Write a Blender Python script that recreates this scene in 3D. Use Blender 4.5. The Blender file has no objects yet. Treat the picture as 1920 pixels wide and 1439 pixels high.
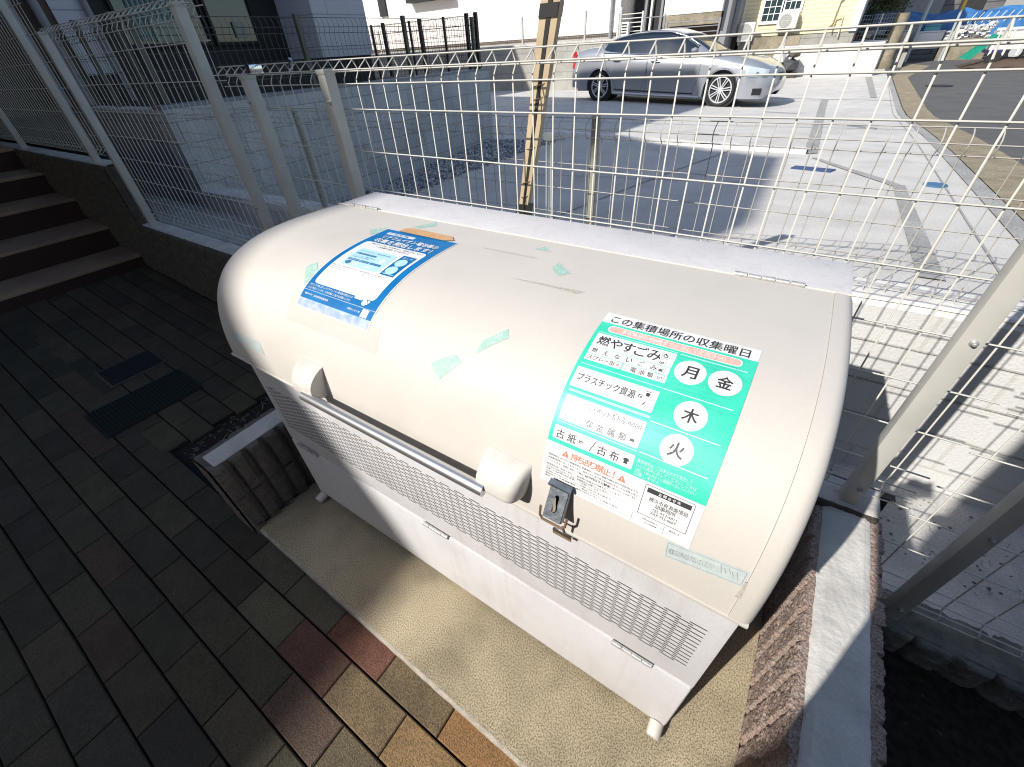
import bpy, bmesh, math, random
from mathutils import Vector, Matrix, noise
random.seed(7)
R = math.radians
scene = bpy.context.scene
COL = scene.collection

# ------------------------------------------------------------------ camera
cam_d = bpy.data.cameras.new('camera'); cam = bpy.data.objects.new('camera', cam_d); COL.objects.link(cam)
cr = Vector((0.83525427, 0.54753258, -0.05058034))
cd = Vector((0.31342497, -0.54966062, -0.77436296))
cf = Vector((-0.45179097, 0.63093683, -0.63071676))
CAM = Vector((1.50264, -0.46631, 1.63077))
m = Matrix((cr, -cd, -cf)).transposed().to_4x4(); m.translation = CAM
cam.matrix_world = m
cam_d.sensor_fit = 'HORIZONTAL'; cam_d.sensor_width = 36.0
cam_d.lens = 36.0 * 774.57 / 1920.0
cam_d.clip_start = 0.02; cam_d.clip_end = 3000
scene.camera = cam

# ------------------------------------------------------------------ world, sun, exposure
SUN_T = Vector((0.445, 1.0, -0.87)).normalized()       # the way the light travels
elev = math.asin(-SUN_T.z); rot = math.atan2(-SUN_T.x, -SUN_T.y)
w = bpy.data.worlds.new("World"); scene.world = w; w.use_nodes = True
nt = w.node_tree; nt.nodes.clear()
sky = nt.nodes.new('ShaderNodeTexSky'); sky.sky_type = 'NISHITA'; sky.sun_disc = False
sky.sun_elevation = elev; sky.sun_rotation = rot; sky.air_density = 1.0; sky.dust_density = 1.0
bg = nt.nodes.new('ShaderNodeBackground'); bg.inputs['Strength'].default_value = 0.118
out = nt.nodes.new('ShaderNodeOutputWorld')
nt.links.new(sky.outputs[0], bg.inputs['Color']); nt.links.new(bg.outputs[0], out.inputs['Surface'])
sd = bpy.data.lights.new('sun', 'SUN'); sd.energy = 4.0; sd.angle = R(0.5); sd.color = (1.0, 0.965, 0.905)
so = bpy.data.objects.new('sun', sd); COL.objects.link(so)
so.rotation_euler = SUN_T.to_track_quat('-Z', 'Y').to_euler(); so.location = (-4, -10, 12)
scene.view_settings.view_transform = 'Standard'; scene.view_settings.look = 'None'
scene.view_settings.exposure = 0.56; scene.view_settings.gamma = 1.0
scene.view_settings.use_curve_mapping = False
scene.cycles.max_bounces = 6
scene.cycles.filter_width = 1.1
scene.render.film_transparent = False

# ------------------------------------------------------------------ materials
def mat(name, col, rough=0.6, metal=0.0, streak=0.0, var=0.0, vscale=8.0, bump=0.0, bscale=60.0, attr=None, col2=None,
        stain=0.0, sscale=1.5, coat=0.0, alpha=1.0, spec=0.5, speck=0.0, spscale=250.0, trans=0.0):
    m = bpy.data.materials.new(name); m.use_nodes = True
    n = m.node_tree.nodes; l = m.node_tree.links
    b = n['Principled BSDF']
    b.inputs['Roughness'].default_value = rough; b.inputs['Metallic'].default_value = metal
    b.inputs['Specular IOR Level'].default_value = spec
    if coat: b.inputs['Coat Weight'].default_value = coat; b.inputs['Coat Roughness'].default_value = 0.05
    if alpha < 1: b.inputs['Alpha'].default_value = alpha
    if trans: b.inputs['Transmission Weight'].default_value = trans
    tc = n.new('ShaderNodeTexCoord')
    src = None
    if attr:
        a = n.new('ShaderNodeVertexColor'); a.layer_name = attr; src = a.outputs['Color']
    def mixc(a_sock, a_col, fac, colB, mode='MIX'):
        mx = n.new('ShaderNodeMix'); mx.data_type = 'RGBA'; mx.blend_type = mode
        if a_sock is not None: l.new(a_sock, mx.inputs[6])
        else: mx.inputs[6].default_value = (*a_col, 1)
        mx.inputs[7].default_value = (*colB, 1)
        l.new(fac, mx.inputs[0]); return mx.outputs[2]
    def ntex(scale, lo, hi, detail=6.0):
        t = n.new('ShaderNodeTexNoise'); t.inputs['Scale'].default_value = scale; t.inputs['Detail'].default_value = detail
        l.new(tc.outputs['Object'], t.inputs['Vector'])
        r = n.new('ShaderNodeMapRange'); r.inputs[1].default_value = lo; r.inputs[2].default_value = hi
        l.new(t.outputs['Fac'], r.inputs[0]); return r.outputs[0]
    base = col
    if var:
        c2 = col2 if col2 else tuple(c * (1 - var) for c in col)
        src = mixc(src, base, ntex(vscale, 0.35, 0.65), c2, 'MULTIPLY' if (attr and not col2) else 'MIX') if not attr else mixc(src, base, ntex(vscale, 0.35, 0.65), (1 - var,) * 3, 'MULTIPLY')
    if stain:
        src = mixc(src, base, ntex(sscale, 0.5, 0.75), (1 - stain,) * 3, 'MULTIPLY')
    if speck:
        src = mixc(src, base, ntex(spscale, 0.42, 0.62, 2.0), (1 - speck,) * 3, 'MULTIPLY')
    if streak:
        mp = n.new('ShaderNodeMapping'); mp.inputs['Scale'].default_value = (34, 34, 1.6); l.new(tc.outputs['Object'], mp.inputs['Vector'])
        t = n.new('ShaderNodeTexNoise'); t.inputs['Scale'].default_value = 1.0; t.inputs['Detail'].default_value = 4; l.new(mp.outputs[0], t.inputs['Vector'])
        r = n.new('ShaderNodeMapRange'); r.inputs[1].default_value = .52; r.inputs[2].default_value = .78; l.new(t.outputs['Fac'], r.inputs[0])
        src = mixc(src, base, r.outputs[0], (1 - streak, 1 - streak * 1.2, 1 - streak * 1.6), 'MULTIPLY')
    if src is not None: l.new(src, b.inputs['Base Color'])
    else: b.inputs['Base Color'].default_value = (*col, 1)
    if bump:
        t = n.new('ShaderNodeTexNoise'); t.inputs['Scale'].default_value = bscale; t.inputs['Detail'].default_value = 8
        l.new(tc.outputs['Object'], t.inputs['Vector'])
        bp = n.new('ShaderNodeBump'); bp.inputs['Strength'].default_value = bump; bp.inputs['Distance'].default_value = 0.01
        l.new(t.outputs['Fac'], bp.inputs['Height']); l.new(bp.outputs[0], b.inputs['Normal'])
    return m

def brickmat(name, c1, c2, mortar, bw, bh, ms=0.01, axis='XZ', rough=0.85, bump=0.3, off=0.5, nb=0.25, nscale=40, seamstain=0.0, flip=False):
    """blocks / boards laid out in the object's own metres"""
    m = bpy.data.materials.new(name); m.use_nodes = True
    n = m.node_tree.nodes; l = m.node_tree.links; b = n['Principled BSDF']; b.inputs['Roughness'].default_value = rough
    tc = n.new('ShaderNodeTexCoord'); sp = n.new('ShaderNodeSeparateXYZ'); cb = n.new('ShaderNodeCombineXYZ')
    l.new(tc.outputs['Object'], sp.inputs[0])
    ia, ib = {'XZ': ('X', 'Z'), 'YZ': ('Y', 'Z'), 'XY': ('X', 'Y')}[axis]
    l.new(sp.outputs[ia], cb.inputs[0]); l.new(sp.outputs[ib], cb.inputs[1])
    t = n.new('ShaderNodeTexBrick'); l.new(cb.outputs[0], t.inputs['Vector'])
    t.offset = off; t.inputs['Scale'].default_value = 1.0
    t.inputs['Brick Width'].default_value = bw; t.inputs['Row Height'].default_value = bh
    t.inputs['Mortar Size'].default_value = ms; t.inputs['Mortar Smooth'].default_value = 0.2
    t.inputs['Color1'].default_value = (*c1, 1); t.inputs['Color2'].default_value = (*c2, 1); t.inputs['Mortar'].default_value = (*mortar, 1)
    ns = n.new('ShaderNodeTexNoise'); ns.inputs['Scale'].default_value = nscale; ns.inputs['Detail'].default_value = 8
    l.new(tc.outputs['Object'], ns.inputs['Vector'])
    ns2 = n.new('ShaderNodeTexNoise'); ns2.inputs['Scale'].default_value = 2.2; ns2.inputs['Detail'].default_value = 6
    l.new(tc.outputs['Object'], ns2.inputs['Vector'])
    mr = n.new('ShaderNodeMapRange'); mr.inputs[1].default_value = 0.3; mr.inputs[2].default_value = 0.7; mr.inputs[3].default_value = 1.0; mr.inputs[4].default_value = 1 - nb
    l.new(ns.outputs['Fac'], mr.inputs[0])
    mr2 = n.new('ShaderNodeMapRange'); mr2.inputs[1].default_value = 0.4; mr2.inputs[2].default_value = 0.7; mr2.inputs[3].default_value = 1.0; mr2.inputs[4].default_value = 1 - nb
    l.new(ns2.outputs['Fac'], mr2.inputs[0])
    mu = n.new('ShaderNodeMath'); mu.operation = 'MULTIPLY'; l.new(mr.outputs[0], mu.inputs[0]); l.new(mr2.outputs[0], mu.inputs[1])
    mx = n.new('ShaderNodeMix'); mx.data_type = 'RGBA'; mx.blend_type = 'MULTIPLY'; mx.inputs[0].default_value = 1
    l.new(t.outputs['Color'], mx.inputs[6]); l.new(mu.outputs[0], mx.inputs[7]); l.new(mx.outputs[2], b.inputs['Base Color'])
    ad = n.new('ShaderNodeMath'); ad.operation = 'SUBTRACT'; l.new(ns.outputs['Fac'], ad.inputs[0]); l.new(t.outputs['Fac'], ad.inputs[1])
    bp = n.new('ShaderNodeBump'); bp.inputs['Strength'].default_value = bump; bp.inputs['Distance'].default_value = 0.01
    l.new(ad.outputs[0], bp.inputs['Height']); l.new(bp.outputs[0], b.inputs['Normal'])
    return m

M = {}
M['lid'] = mat('lid_cream', (0.575, 0.535, 0.485), 0.62, var=0.035, vscale=4, stain=0.05, sscale=9, speck=0.02, spscale=160)
M['body'] = mat('bin_white', (0.63, 0.61, 0.615), 0.55, streak=0.09, var=0.07, vscale=4, stain=0.12, sscale=5, speck=0.05, spscale=140)
M['bracket'] = mat('bracket_plastic', (0.62, 0.58, 0.53), 0.5, var=0.12, vscale=25, speck=0.06, spscale=500)
M['steel'] = mat('stainless_steel', (0.62, 0.62, 0.63), 0.33, 0.9)
M['zinc'] = mat('zinc_plate', (0.33, 0.36, 0.40), 0.42, 0.85, var=0.4, vscale=60, bump=0.1, bscale=120)
M['hinge'] = mat('hinge_metal', (0.50, 0.49, 0.48), 0.4, 0.4, var=0.3, vscale=70)
M['slot'] = mat('slot_dark', (0.004, 0.004, 0.004), 1.0, spec=0.0)
M['black'] = mat('black_matt', (0.012, 0.012, 0.012), 0.7)
M['white_paper'] = mat('white_paper', (0.72, 0.71, 0.70), 0.45, var=0.04, vscale=30)
M['teal'] = mat('teal_print', (0.03, 0.54, 0.36), 0.45, var=0.22, vscale=16, col2=(0.06, 0.60, 0.42))
M['tealw'] = mat('pale_teal_print', (0.55, 0.78, 0.72), 0.4)
M['pink'] = mat('pink_print', (0.85, 0.36, 0.30), 0.4, var=0.15, vscale=60, col2=(0.88, 0.47, 0.40))
M['redp'] = mat('red_print', (0.80, 0.20, 0.12), 0.45)
M['ink'] = mat('black_ink', (0.035, 0.035, 0.04), 0.5)
M['inkg'] = mat('faded_ink', (0.10, 0.10, 0.11), 0.5)
M['inkf'] = mat('very_faded_ink', (0.25, 0.25, 0.26), 0.5)
M['blue'] = mat('blue_print', (0.0, 0.125, 0.35), 0.45, var=0.2, vscale=12, col2=(0.0, 0.165, 0.42))
M['dblue'] = mat('dark_blue_print', (0.005, 0.13, 0.33), 0.38)
M['lblue'] = mat('light_blue_print', (0.42, 0.66, 0.86), 0.4)
M['bluegrey'] = mat('faded_blue_print', (0.22, 0.36, 0.60), 0.4, var=0.5, vscale=55, col2=(0.45, 0.55, 0.74))
M['mint'] = mat('mint_tape', (0.33, 0.52, 0.44), 0.5, var=0.3, vscale=90, col2=(0.44, 0.60, 0.53), bump=0.4, bscale=300)
M['orange'] = mat('tan_tape', (0.62, 0.36, 0.17), 0.45, var=0.15, vscale=60)
M['cleartape'] = mat('clear_tape', (0.74, 0.66, 0.61), 0.16, var=0.06, vscale=40, alpha=0.22)
M['residue'] = mat('tape_residue', (0.52, 0.47, 0.40), 0.7, var=0.3, vscale=120)
M['palelabel'] = mat('faded_label', (0.50, 0.56, 0.55), 0.5, var=0.12, vscale=70)
M['fence'] = mat('fence_paint', (0.55, 0.53, 0.48), 0.4, var=0.05, vscale=20)
M['fencep'] = mat('post_paint', (0.50, 0.485, 0.44), 0.42, var=0.06, vscale=12, stain=0.1, sscale=8)
M['nfence'] = mat('neighbour_fence_paint', (0.42, 0.395, 0.355), 0.45)
M['npost'] = mat('neighbour_post_paint', (0.32, 0.31, 0.25), 0.45, var=0.15, vscale=20)
M['dfence'] = mat('dark_fence_paint', (0.035, 0.02, 0.018), 0.45)
M['slab'] = mat('washed_concrete', (0.53, 0.435, 0.285), 0.85, var=0.32, vscale=4.5, speck=0.62, spscale=230, bump=0.08, bscale=330, stain=0.30, sscale=7.0)
M['slabedge'] = mat('concrete_edge', (0.44, 0.39, 0.32), 0.85, var=0.25, vscale=30, speck=0.3, spscale=250, bump=0.3, bscale=200)
M['paver'] = mat('paver', (1, 1, 1), 0.85, attr='tint', var=0.25, vscale=10, speck=0.45, spscale=190, bump=0.5, bscale=230)
M['joint'] = mat('joint_sand', (0.012, 0.010, 0.008), 0.95)
M['mortar'] = mat('cap_mortar', (0.60, 0.575, 0.535), 0.85, var=0.22, vscale=7, bump=0.35, bscale=70, stain=0.25, sscale=6, speck=0.08, spscale=300)
M['split'] = mat('split_block', (0.34, 0.235, 0.19), 0.9, var=0.45, vscale=45, speck=0.50, spscale=200, bump=1.0, bscale=110, col2=(0.42, 0.33, 0.28))
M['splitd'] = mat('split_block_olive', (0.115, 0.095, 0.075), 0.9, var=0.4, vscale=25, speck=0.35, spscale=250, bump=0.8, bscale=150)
M['soil'] = mat('soil', (0.035, 0.030, 0.022), 1.0, spec=0.05, var=0.5, vscale=40, bump=0.9, bscale=80)
M['grime'] = mat('dusty_concrete', (0.55, 0.53, 0.50), 0.9, var=0.25, vscale=5, bump=0.4, bscale=80, speck=0.2, spscale=160)
M['mossy'] = mat('mossy_mortar', (0.20, 0.20, 0.17), 0.95, var=0.5, vscale=12, bump=0.9, bscale=60)
M['lot'] = mat('lot_concrete', (0.60, 0.575, 0.54), 0.85, var=0.14, vscale=1.6, bump=0.2, bscale=60, stain=0.16, sscale=3.5, speck=0.10, spscale=90)
M['lotstrip'] = mat('lot_strip', (0.40, 0.39, 0.37), 0.9, var=0.2, vscale=3, speck=0.3, spscale=90)
M['lotline'] = mat('lot_line', (0.36, 0.35, 0.34), 0.9, var=0.2, vscale=5)
M['lotedge'] = mat('rough_slab_edge', (0.72, 0.69, 0.65), 0.9, var=0.2, vscale=14, bump=0.5, bscale=60)
M['gravel'] = mat('gravel_stone', (0.33, 0.33, 0.34), 0.85, attr='tint', var=0.2, vscale=30)
M['gravelbed'] = mat('gravel_bed', (0.20, 0.20, 0.21), 0.9, var=0.4, vscale=60)
M['kerb'] = mat('kerb_gravelly', (0.36, 0.30, 0.20), 0.95, var=0.3, vscale=6, speck=0.35, spscale=90, bump=0.5, bscale=60)
M['asphalt'] = mat('asphalt', (0.115, 0.112, 0.108), 0.9, var=0.2, vscale=2, speck=0.2, spscale=200, bump=0.3, bscale=200)
M['nwall'] = brickmat('neighbour_wall_block', (0.66, 0.645, 0.62), (0.69, 0.675, 0.65), (0.60, 0.575, 0.53), 0.6, 0.19, 0.008, 'XZ', nb=0.12, nscale=90)
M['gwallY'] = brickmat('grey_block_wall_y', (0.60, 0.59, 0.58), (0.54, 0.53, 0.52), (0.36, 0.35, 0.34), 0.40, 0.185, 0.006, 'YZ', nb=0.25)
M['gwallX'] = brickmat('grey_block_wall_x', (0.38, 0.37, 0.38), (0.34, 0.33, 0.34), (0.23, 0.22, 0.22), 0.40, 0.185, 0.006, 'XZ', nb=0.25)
M['wwall'] = brickmat('white_block_wall', (0.66, 0.645, 0.60), (0.60, 0.585, 0.55), (0.56, 0.54, 0.50), 0.62, 0.33, 0.012, 'XZ', nb=0.08, off=0.0)
M['pwall'] = brickmat('pale_retaining_wall', (0.42, 0.40, 0.355), (0.39, 0.37, 0.33), (0.28, 0.265, 0.23), 1.0, 0.6, 0.012, 'XZ', nb=0.2)
M['siding_w'] = brickmat('white_siding', (0.78, 0.73, 0.68), (0.77, 0.72, 0.67), (0.58, 0.54, 0.49), 3.0, 0.9, 0.010, 'XZ', nb=0.03)
M['siding_g'] = brickmat('grey_siding', (0.56, 0.55, 0.58), (0.55, 0.54, 0.57), (0.36, 0.35, 0.37), 3.0, 0.45, 0.008, 'YZ', nb=0.05)
M['siding_y'] = brickmat('cream_siding', (0.74, 0.65, 0.43), (0.73, 0.64, 0.42), (0.50, 0.42, 0.26), 4.0, 0.13, 0.010, 'XZ', nb=0.03)
M['stonewall'] = mat('stone_wall', (0.33, 0.28, 0.20), 0.9, var=0.4, vscale=2.5, bump=0.5, bscale=15, speck=0.2, spscale=20)
M['darkwall'] = mat('dark_wall', (0.018, 0.018, 0.02), 0.7)
M['brownwall'] = mat('brown_wall', (0.10, 0.065, 0.045), 0.8, var=0.4, vscale=2)
M['trimw'] = mat('white_trim', (0.74, 0.73, 0.71), 0.5)
M['trimg'] = mat('grey_trim', (0.22, 0.225, 0.24), 0.5)
M['glass'] = mat('window_glass', (0.03, 0.05, 0.055), 0.06, spec=0.8)
M['curtain'] = mat('curtain', (0.16, 0.30, 0.28), 0.7, var=0.4, vscale=6)
M['cardboard'] = mat('pale_panel', (0.32, 0.34, 0.27), 0.7)
M['acw'] = mat('ac_casing', (0.62, 0.60, 0.55), 0.5, var=0.06, vscale=3)
M['acg'] = mat('ac_grille', (0.30, 0.30, 0.28), 0.6)
M['wood'] = mat('pale_wood', (0.52, 0.405, 0.26), 0.6, var=0.2, vscale=9)
M['btape'] = mat('black_tape', (0.02, 0.019, 0.018), 0.5)
M['wire'] = mat('rusty_wire', (0.16, 0.10, 0.06), 0.6)
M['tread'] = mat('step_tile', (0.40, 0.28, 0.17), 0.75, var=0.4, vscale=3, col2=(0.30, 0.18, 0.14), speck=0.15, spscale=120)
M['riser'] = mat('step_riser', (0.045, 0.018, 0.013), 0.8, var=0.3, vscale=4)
M['coverm'] = mat('cover_metal', (0.015, 0.017, 0.022), 0.6, 0.3, bump=0.4, bscale=150)
M['grate'] = mat('grate_green', (0.012, 0.024, 0.018), 0.6, 0.2)
M['carpaint'] = mat('silver_car_paint', (0.38, 0.395, 0.42), 0.30, 0.45, coat=1.0)
M['carglass'] = mat('car_glass', (0.012, 0.02, 0.03), 0.04, spec=0.9, coat=0.5)
M['tyre'] = mat('tyre_rubber', (0.014, 0.014, 0.015), 0.75)
M['rim'] = mat('alloy_rim', (0.66, 0.67, 0.68), 0.35, 0.35)
M['chrome'] = mat('chrome', (0.75, 0.75, 0.76), 0.12, 1.0)
M['tail'] = mat('red_lens', (0.45, 0.015, 0.012), 0.15)
M['head'] = mat('lamp_glass', (0.45, 0.50, 0.56), 0.08, coat=0.8)
M['grille'] = mat('dark_grille', (0.015, 0.015, 0.016), 0.4)
M['blackcar'] = mat('black_car_paint', (0.012, 0.014, 0.018), 0.2, 0.2, coat=1.0)
M['tarp'] = mat('blue_tarp', (0.05, 0.19, 0.45), 0.5, var=0.4, vscale=3)
M['tarpd'] = mat('dark_blue_tarp', (0.03, 0.045, 0.16), 0.5, var=0.4, vscale=3)
M['green'] = mat('green_mat', (0.01, 0.30, 0.19), 0.6, var=0.2, vscale=9)
M['tealp'] = mat('teal_plastic', (0.10, 0.36, 0.44), 0.5)
M['pole_g'] = mat('galvanised_pole', (0.45, 0.50, 0.49), 0.45, 0.3)
M['pole_y'] = mat('yellow_pole', (0.75, 0.47, 0.05), 0.5)
M['bag'] = mat('plastic_bag', (0.68, 0.67, 0.66), 0.4)
M['leaf'] = mat('leaf_green', (0.09, 0.10, 0.025), 0.6, var=0.5, vscale=6)
M['trunk'] = mat('bark', (0.09, 0.06, 0.04), 0.9)
M['roofm'] = mat('dark_roof', (0.05, 0.05, 0.055), 0.7)
M['skin'] = mat('skin', (0.50, 0.32, 0.24), 0.5)
M['jacket'] = mat('dark_suit', (0.03, 0.032, 0.04), 0.8)
M['hair'] = mat('black_hair', (0.01, 0.009, 0.008), 0.6)
M['ptape'] = mat('plastic_cap', (0.45, 0.44, 0.40), 0.5)
M['bluepaint'] = mat('blue_lid_paint', (0.035, 0.07, 0.17), 0.6)
M['bluedisc'] = mat('blue_disc_paint', (0.06, 0.15, 0.27), 0.6)

# ------------------------------------------------------------------ mesh helpers
class MB:
    def __init__(s): s.v = []; s.f = []; s.mi = []; s.tint = []
    def add(s, vs, fs, mi=0, tint=None):
        o = len(s.v); s.v += [tuple(p) for p in vs]
        for f in fs: s.f.append(tuple(i + o for i in f)); s.mi.append(mi); s.tint.append(tint)
        return s
    def box(s, x0, x1, y0, y1, z0, z1, mi=0, bev=0.0, tint=None):
        if x0 > x1: x0, x1 = x1, x0
        if y0 > y1: y0, y1 = y1, y0
        if z0 > z1: z0, z1 = z1, z0
        if bev <= 0:
            vs = [(x, y, z) for z in (z0, z1) for y in (y0, y1) for x in (x0, x1)]
            return s.add(vs, [(0, 2, 3, 1), (4, 5, 7, 6), (0, 1, 5, 4), (2, 6, 7, 3), (0, 4, 6, 2), (1, 3, 7, 5)], mi, tint)
        bm = bmesh.new(); bmesh.ops.create_cube(bm, size=1)
        for v in bm.verts: v.co = ((x0 + x1) / 2 + v.co.x * (x1 - x0), (y0 + y1) / 2 + v.co.y * (y1 - y0), (z0 + z1) / 2 + v.co.z * (z1 - z0))
        bmesh.ops.bevel(bm, geom=list(bm.edges), offset=bev, segments=2, profile=0.6, affect='EDGES')
        bm.verts.index_update()
        s.add([v.co[:] for v in bm.verts], [[v.index for v in f.verts] for f in bm.faces], mi, tint); bm.free(); return s
    def obox(s, c, ax, ay, az, mi=0):
        c = Vector(c); ax = Vector(ax); ay = Vector(ay); az = Vector(az)
        vs = [c + ax * i + ay * j + az * k for k in (-1, 1) for j in (-1, 1) for i in (-1, 1)]
        return s.add(vs, [(0, 2, 3, 1), (4, 5, 7, 6), (0, 1, 5, 4), (2, 6, 7, 3), (0, 4, 6, 2), (1, 3, 7, 5)], mi)
    def tube(s, pts, r, n=8, mi=0, cap=True, radii=None):
        pts = [Vector(p) for p in pts]; rings = []
        d0 = (pts[1] - pts[0]).normalized()
        up = Vector((0, 0, 1)) if abs(d0.z) < 0.9 else Vector((1, 0, 0))
        u = d0.cross(up).normalized()
        vs = []; fs = []
        for i, p in enumerate(pts):
            a = (p - pts[i - 1]).normalized() if i > 0 else None
            b = (pts[i + 1] - p).normalized() if i < len(pts) - 1 else None
            d = ((a + b) if a and b else (a or b))
            if d.length < 1e-6: d = a
            d.normalize()
            u = (u - d * u.dot(d)).normalized(); w_ = d.cross(u)
            rr = radii[i] if radii else r
            for k in range(n):
                an = 2 * math.pi * k / n; vs.append(p + (u * math.cos(an) + w_ * math.sin(an)) * rr)
        for i in range(len(pts) - 1):
            for k in range(n):
                k2 = (k + 1) % n; fs.append((i * n + k, i * n + k2, (i + 1) * n + k2, (i + 1) * n + k))
        if cap: fs.append(tuple(reversed(range(n)))); fs.append(tuple((len(pts) - 1) * n + k for k in range(n)))
        return s.add(vs, fs, mi)
    def lathe(s, prof, c, axis='Z', n=24, mi=0, xdir=None):
        """prof: list of (radius, height)"""
        c = Vector(c); ax = {'X': Vector((1, 0, 0)), 'Y': Vector((0, 1, 0)), 'Z': Vector((0, 0, 1))}[axis] if isinstance(axis, str) else Vector(axis)
        ax = ax.normalized(); t = Vector((0, 0, 1)) if abs(ax.z) < 0.9 else Vector((1, 0, 0))
        u = ax.cross(t).normalized(); w_ = ax.cross(u); vs = []; fs = []
        for (r, h) in prof:
            for k in range(n):
                an = 2 * math.pi * k / n; vs.append(c + ax * h + (u * math.cos(an) + w_ * math.sin(an)) * r)
        for i in range(len(prof) - 1):
            for k in range(n):
                k2 = (k + 1) % n; fs.append((i * n + k, i * n + k2, (i + 1) * n + k2, (i + 1) * n + k))
        fs.append(tuple(range(n))); fs.append(tuple((len(prof) - 1) * n + k for k in range(n)))
        return s.add(vs, fs, mi)
    def prism(s, poly, z0, z1, mi=0):
        n = len(poly); vs = [(p[0], p[1], z0) for p in poly] + [(p[0], p[1], z1) for p in poly]
        return s.add(vs, [tuple(reversed(range(n))), tuple(range(n, 2 * n))] + [(i, (i + 1) % n, n + (i + 1) % n, n + i) for i in range(n)], mi)
    def grid(s, fn, nu, nv, mi=0, flip=False):
        vs = [fn(i / nu, j / nv) for j in range(nv + 1) for i in range(nu + 1)]
        fs = []
        for j in range(nv):
            for i in range(nu):
                a = j * (nu + 1) + i; q = (a, a + 1, a + nu + 2, a + nu + 1); fs.append(q[::-1] if flip else q)
        return s.add(vs, fs, mi)
    def build(s, name, mats, parent=None, smooth=None, loc=None, local=False):
        if not isinstance(mats, (list, tuple)): mats = [mats]
        me = bpy.data.meshes.new(name)
        base = Vector((0, 0, 0))
        if parent is not None and not local: base = parent.matrix_world.translation.copy() if False else Vector(parent['_w'])
        if parent is None and loc is not None: base = Vector(loc)
        me.from_pydata([tuple(Vector(p) - base) for p in s.v], [], s.f)
        for mm in mats: me.materials.append(mm)
        for i, p in enumerate(me.polygons): p.material_index = s.mi[i]
        if any(t is not None for t in s.tint):
            ca = me.color_attributes.new('tint', 'FLOAT_COLOR', 'CORNER')
            for i, p in enumerate(me.polygons):
                t = s.tint[i] or (0.1, 0.1, 0.1)
                for li in p.loop_indices: ca.data[li].color = (*t, 1)
        bm = bmesh.new(); bm.from_mesh(me); bmesh.ops.recalc_face_normals(bm, faces=bm.faces)
        bm.to_mesh(me); bm.free()
        if smooth is not None:
            me.polygons.foreach_set('use_smooth', [True] * len(me.polygons))
            try: me.set_sharp_from_angle(angle=R(smooth))
            except Exception: pass
        o = bpy.data.objects.new(name, me); COL.objects.link(o)
        if parent is not None:
            o.parent = parent; o['_w'] = tuple(base)
        else:
            o.location = base; o['_w'] = tuple(base)
        return o

def tag(o, label=None, cat=None, group=None, kind=None):
    if label: o['label'] = label
    if cat: o['category'] = cat
    if group: o['group'] = group
    if kind: o['kind'] = kind
    return o
def thing(name, label, cat, loc=(0, 0, 0), group=None, rotz=0.0):
    o = bpy.data.objects.new(name, None); COL.objects.link(o); o.location = loc; o.rotation_euler = (0, 0, rotz)
    o.empty_display_size = 0.1; o['_w'] = tuple(loc)
    return tag(o, label, cat, group)
def struct(mb, name, mats, smooth=None):
    return tag(mb.build(name, mats, smooth=smooth), kind='structure')

def text_mesh(s, bold=0.0):
    cu = bpy.data.curves.new('t', 'FONT'); cu.body = s; cu.size = 1.0; cu.offset = bold; cu.resolution_u = 3
    ob = bpy.data.objects.new('t', cu); COL.objects.link(ob)
    dg = bpy.context.evaluated_depsgraph_get(); ev = ob.evaluated_get(dg); me = ev.to_mesh()
    vs = [(v.co.x, v.co.y) for v in me.vertices]; fs = [tuple(p.vertices) for p in me.polygons]
    ev.to_mesh_clear(); bpy.data.objects.remove(ob); bpy.data.curves.remove(cu)
    return vs, fs

def nz(x, y, z, s): return noise.noise(Vector((x * s, y * s, z * s)))

# ------------------------------------------------------------------ lot surface
XS = [-10, -4, -1, 2, 6]; YS = [1.62, 7, 12.5, 25, 60]
ZZ = [[-.05, -.05, .40, .755, .76], [.27, .27, .40, .5, .5], [.3, .3, .22, .15, .1], [.1] * 5, [.1] * 5]
def G(x, y):
    x = min(max(x, XS[0]), XS[-1]); y = min(max(y, YS[0]), YS[-1])
    i = max([k for k in range(4) if XS[k] <= x]); j = max([k for k in range(4) if YS[k] <= y])
    a = (x - XS[i]) / (XS[i + 1] - XS[i]); b = (y - YS[j]) / (YS[j + 1] - YS[j])
    return ZZ[j][i] * (1 - a) * (1 - b) + ZZ[j][i + 1] * a * (1 - b) + ZZ[j + 1][i] * (1 - a) * b + ZZ[j + 1][i + 1] * a * b

def WT(x):       # top of the neighbour's retaining wall
    return .60 + (x + 4) * .02 if x < -1 else .66 + (min(x, 2) + 1) * .0317
# ================================================================== STRUCTURE
# one far ground sheet
g = MB(); g.box(-600, 600, 62, 1500, -0.6, -0.02)
g.add([(-600, -600, -0.62), (600, -600, -0.62), (600, 600, -0.62), (-600, 600, -0.62)], [(0, 1, 2, 3)])
struct(g, 'ground', M['asphalt'])

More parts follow.
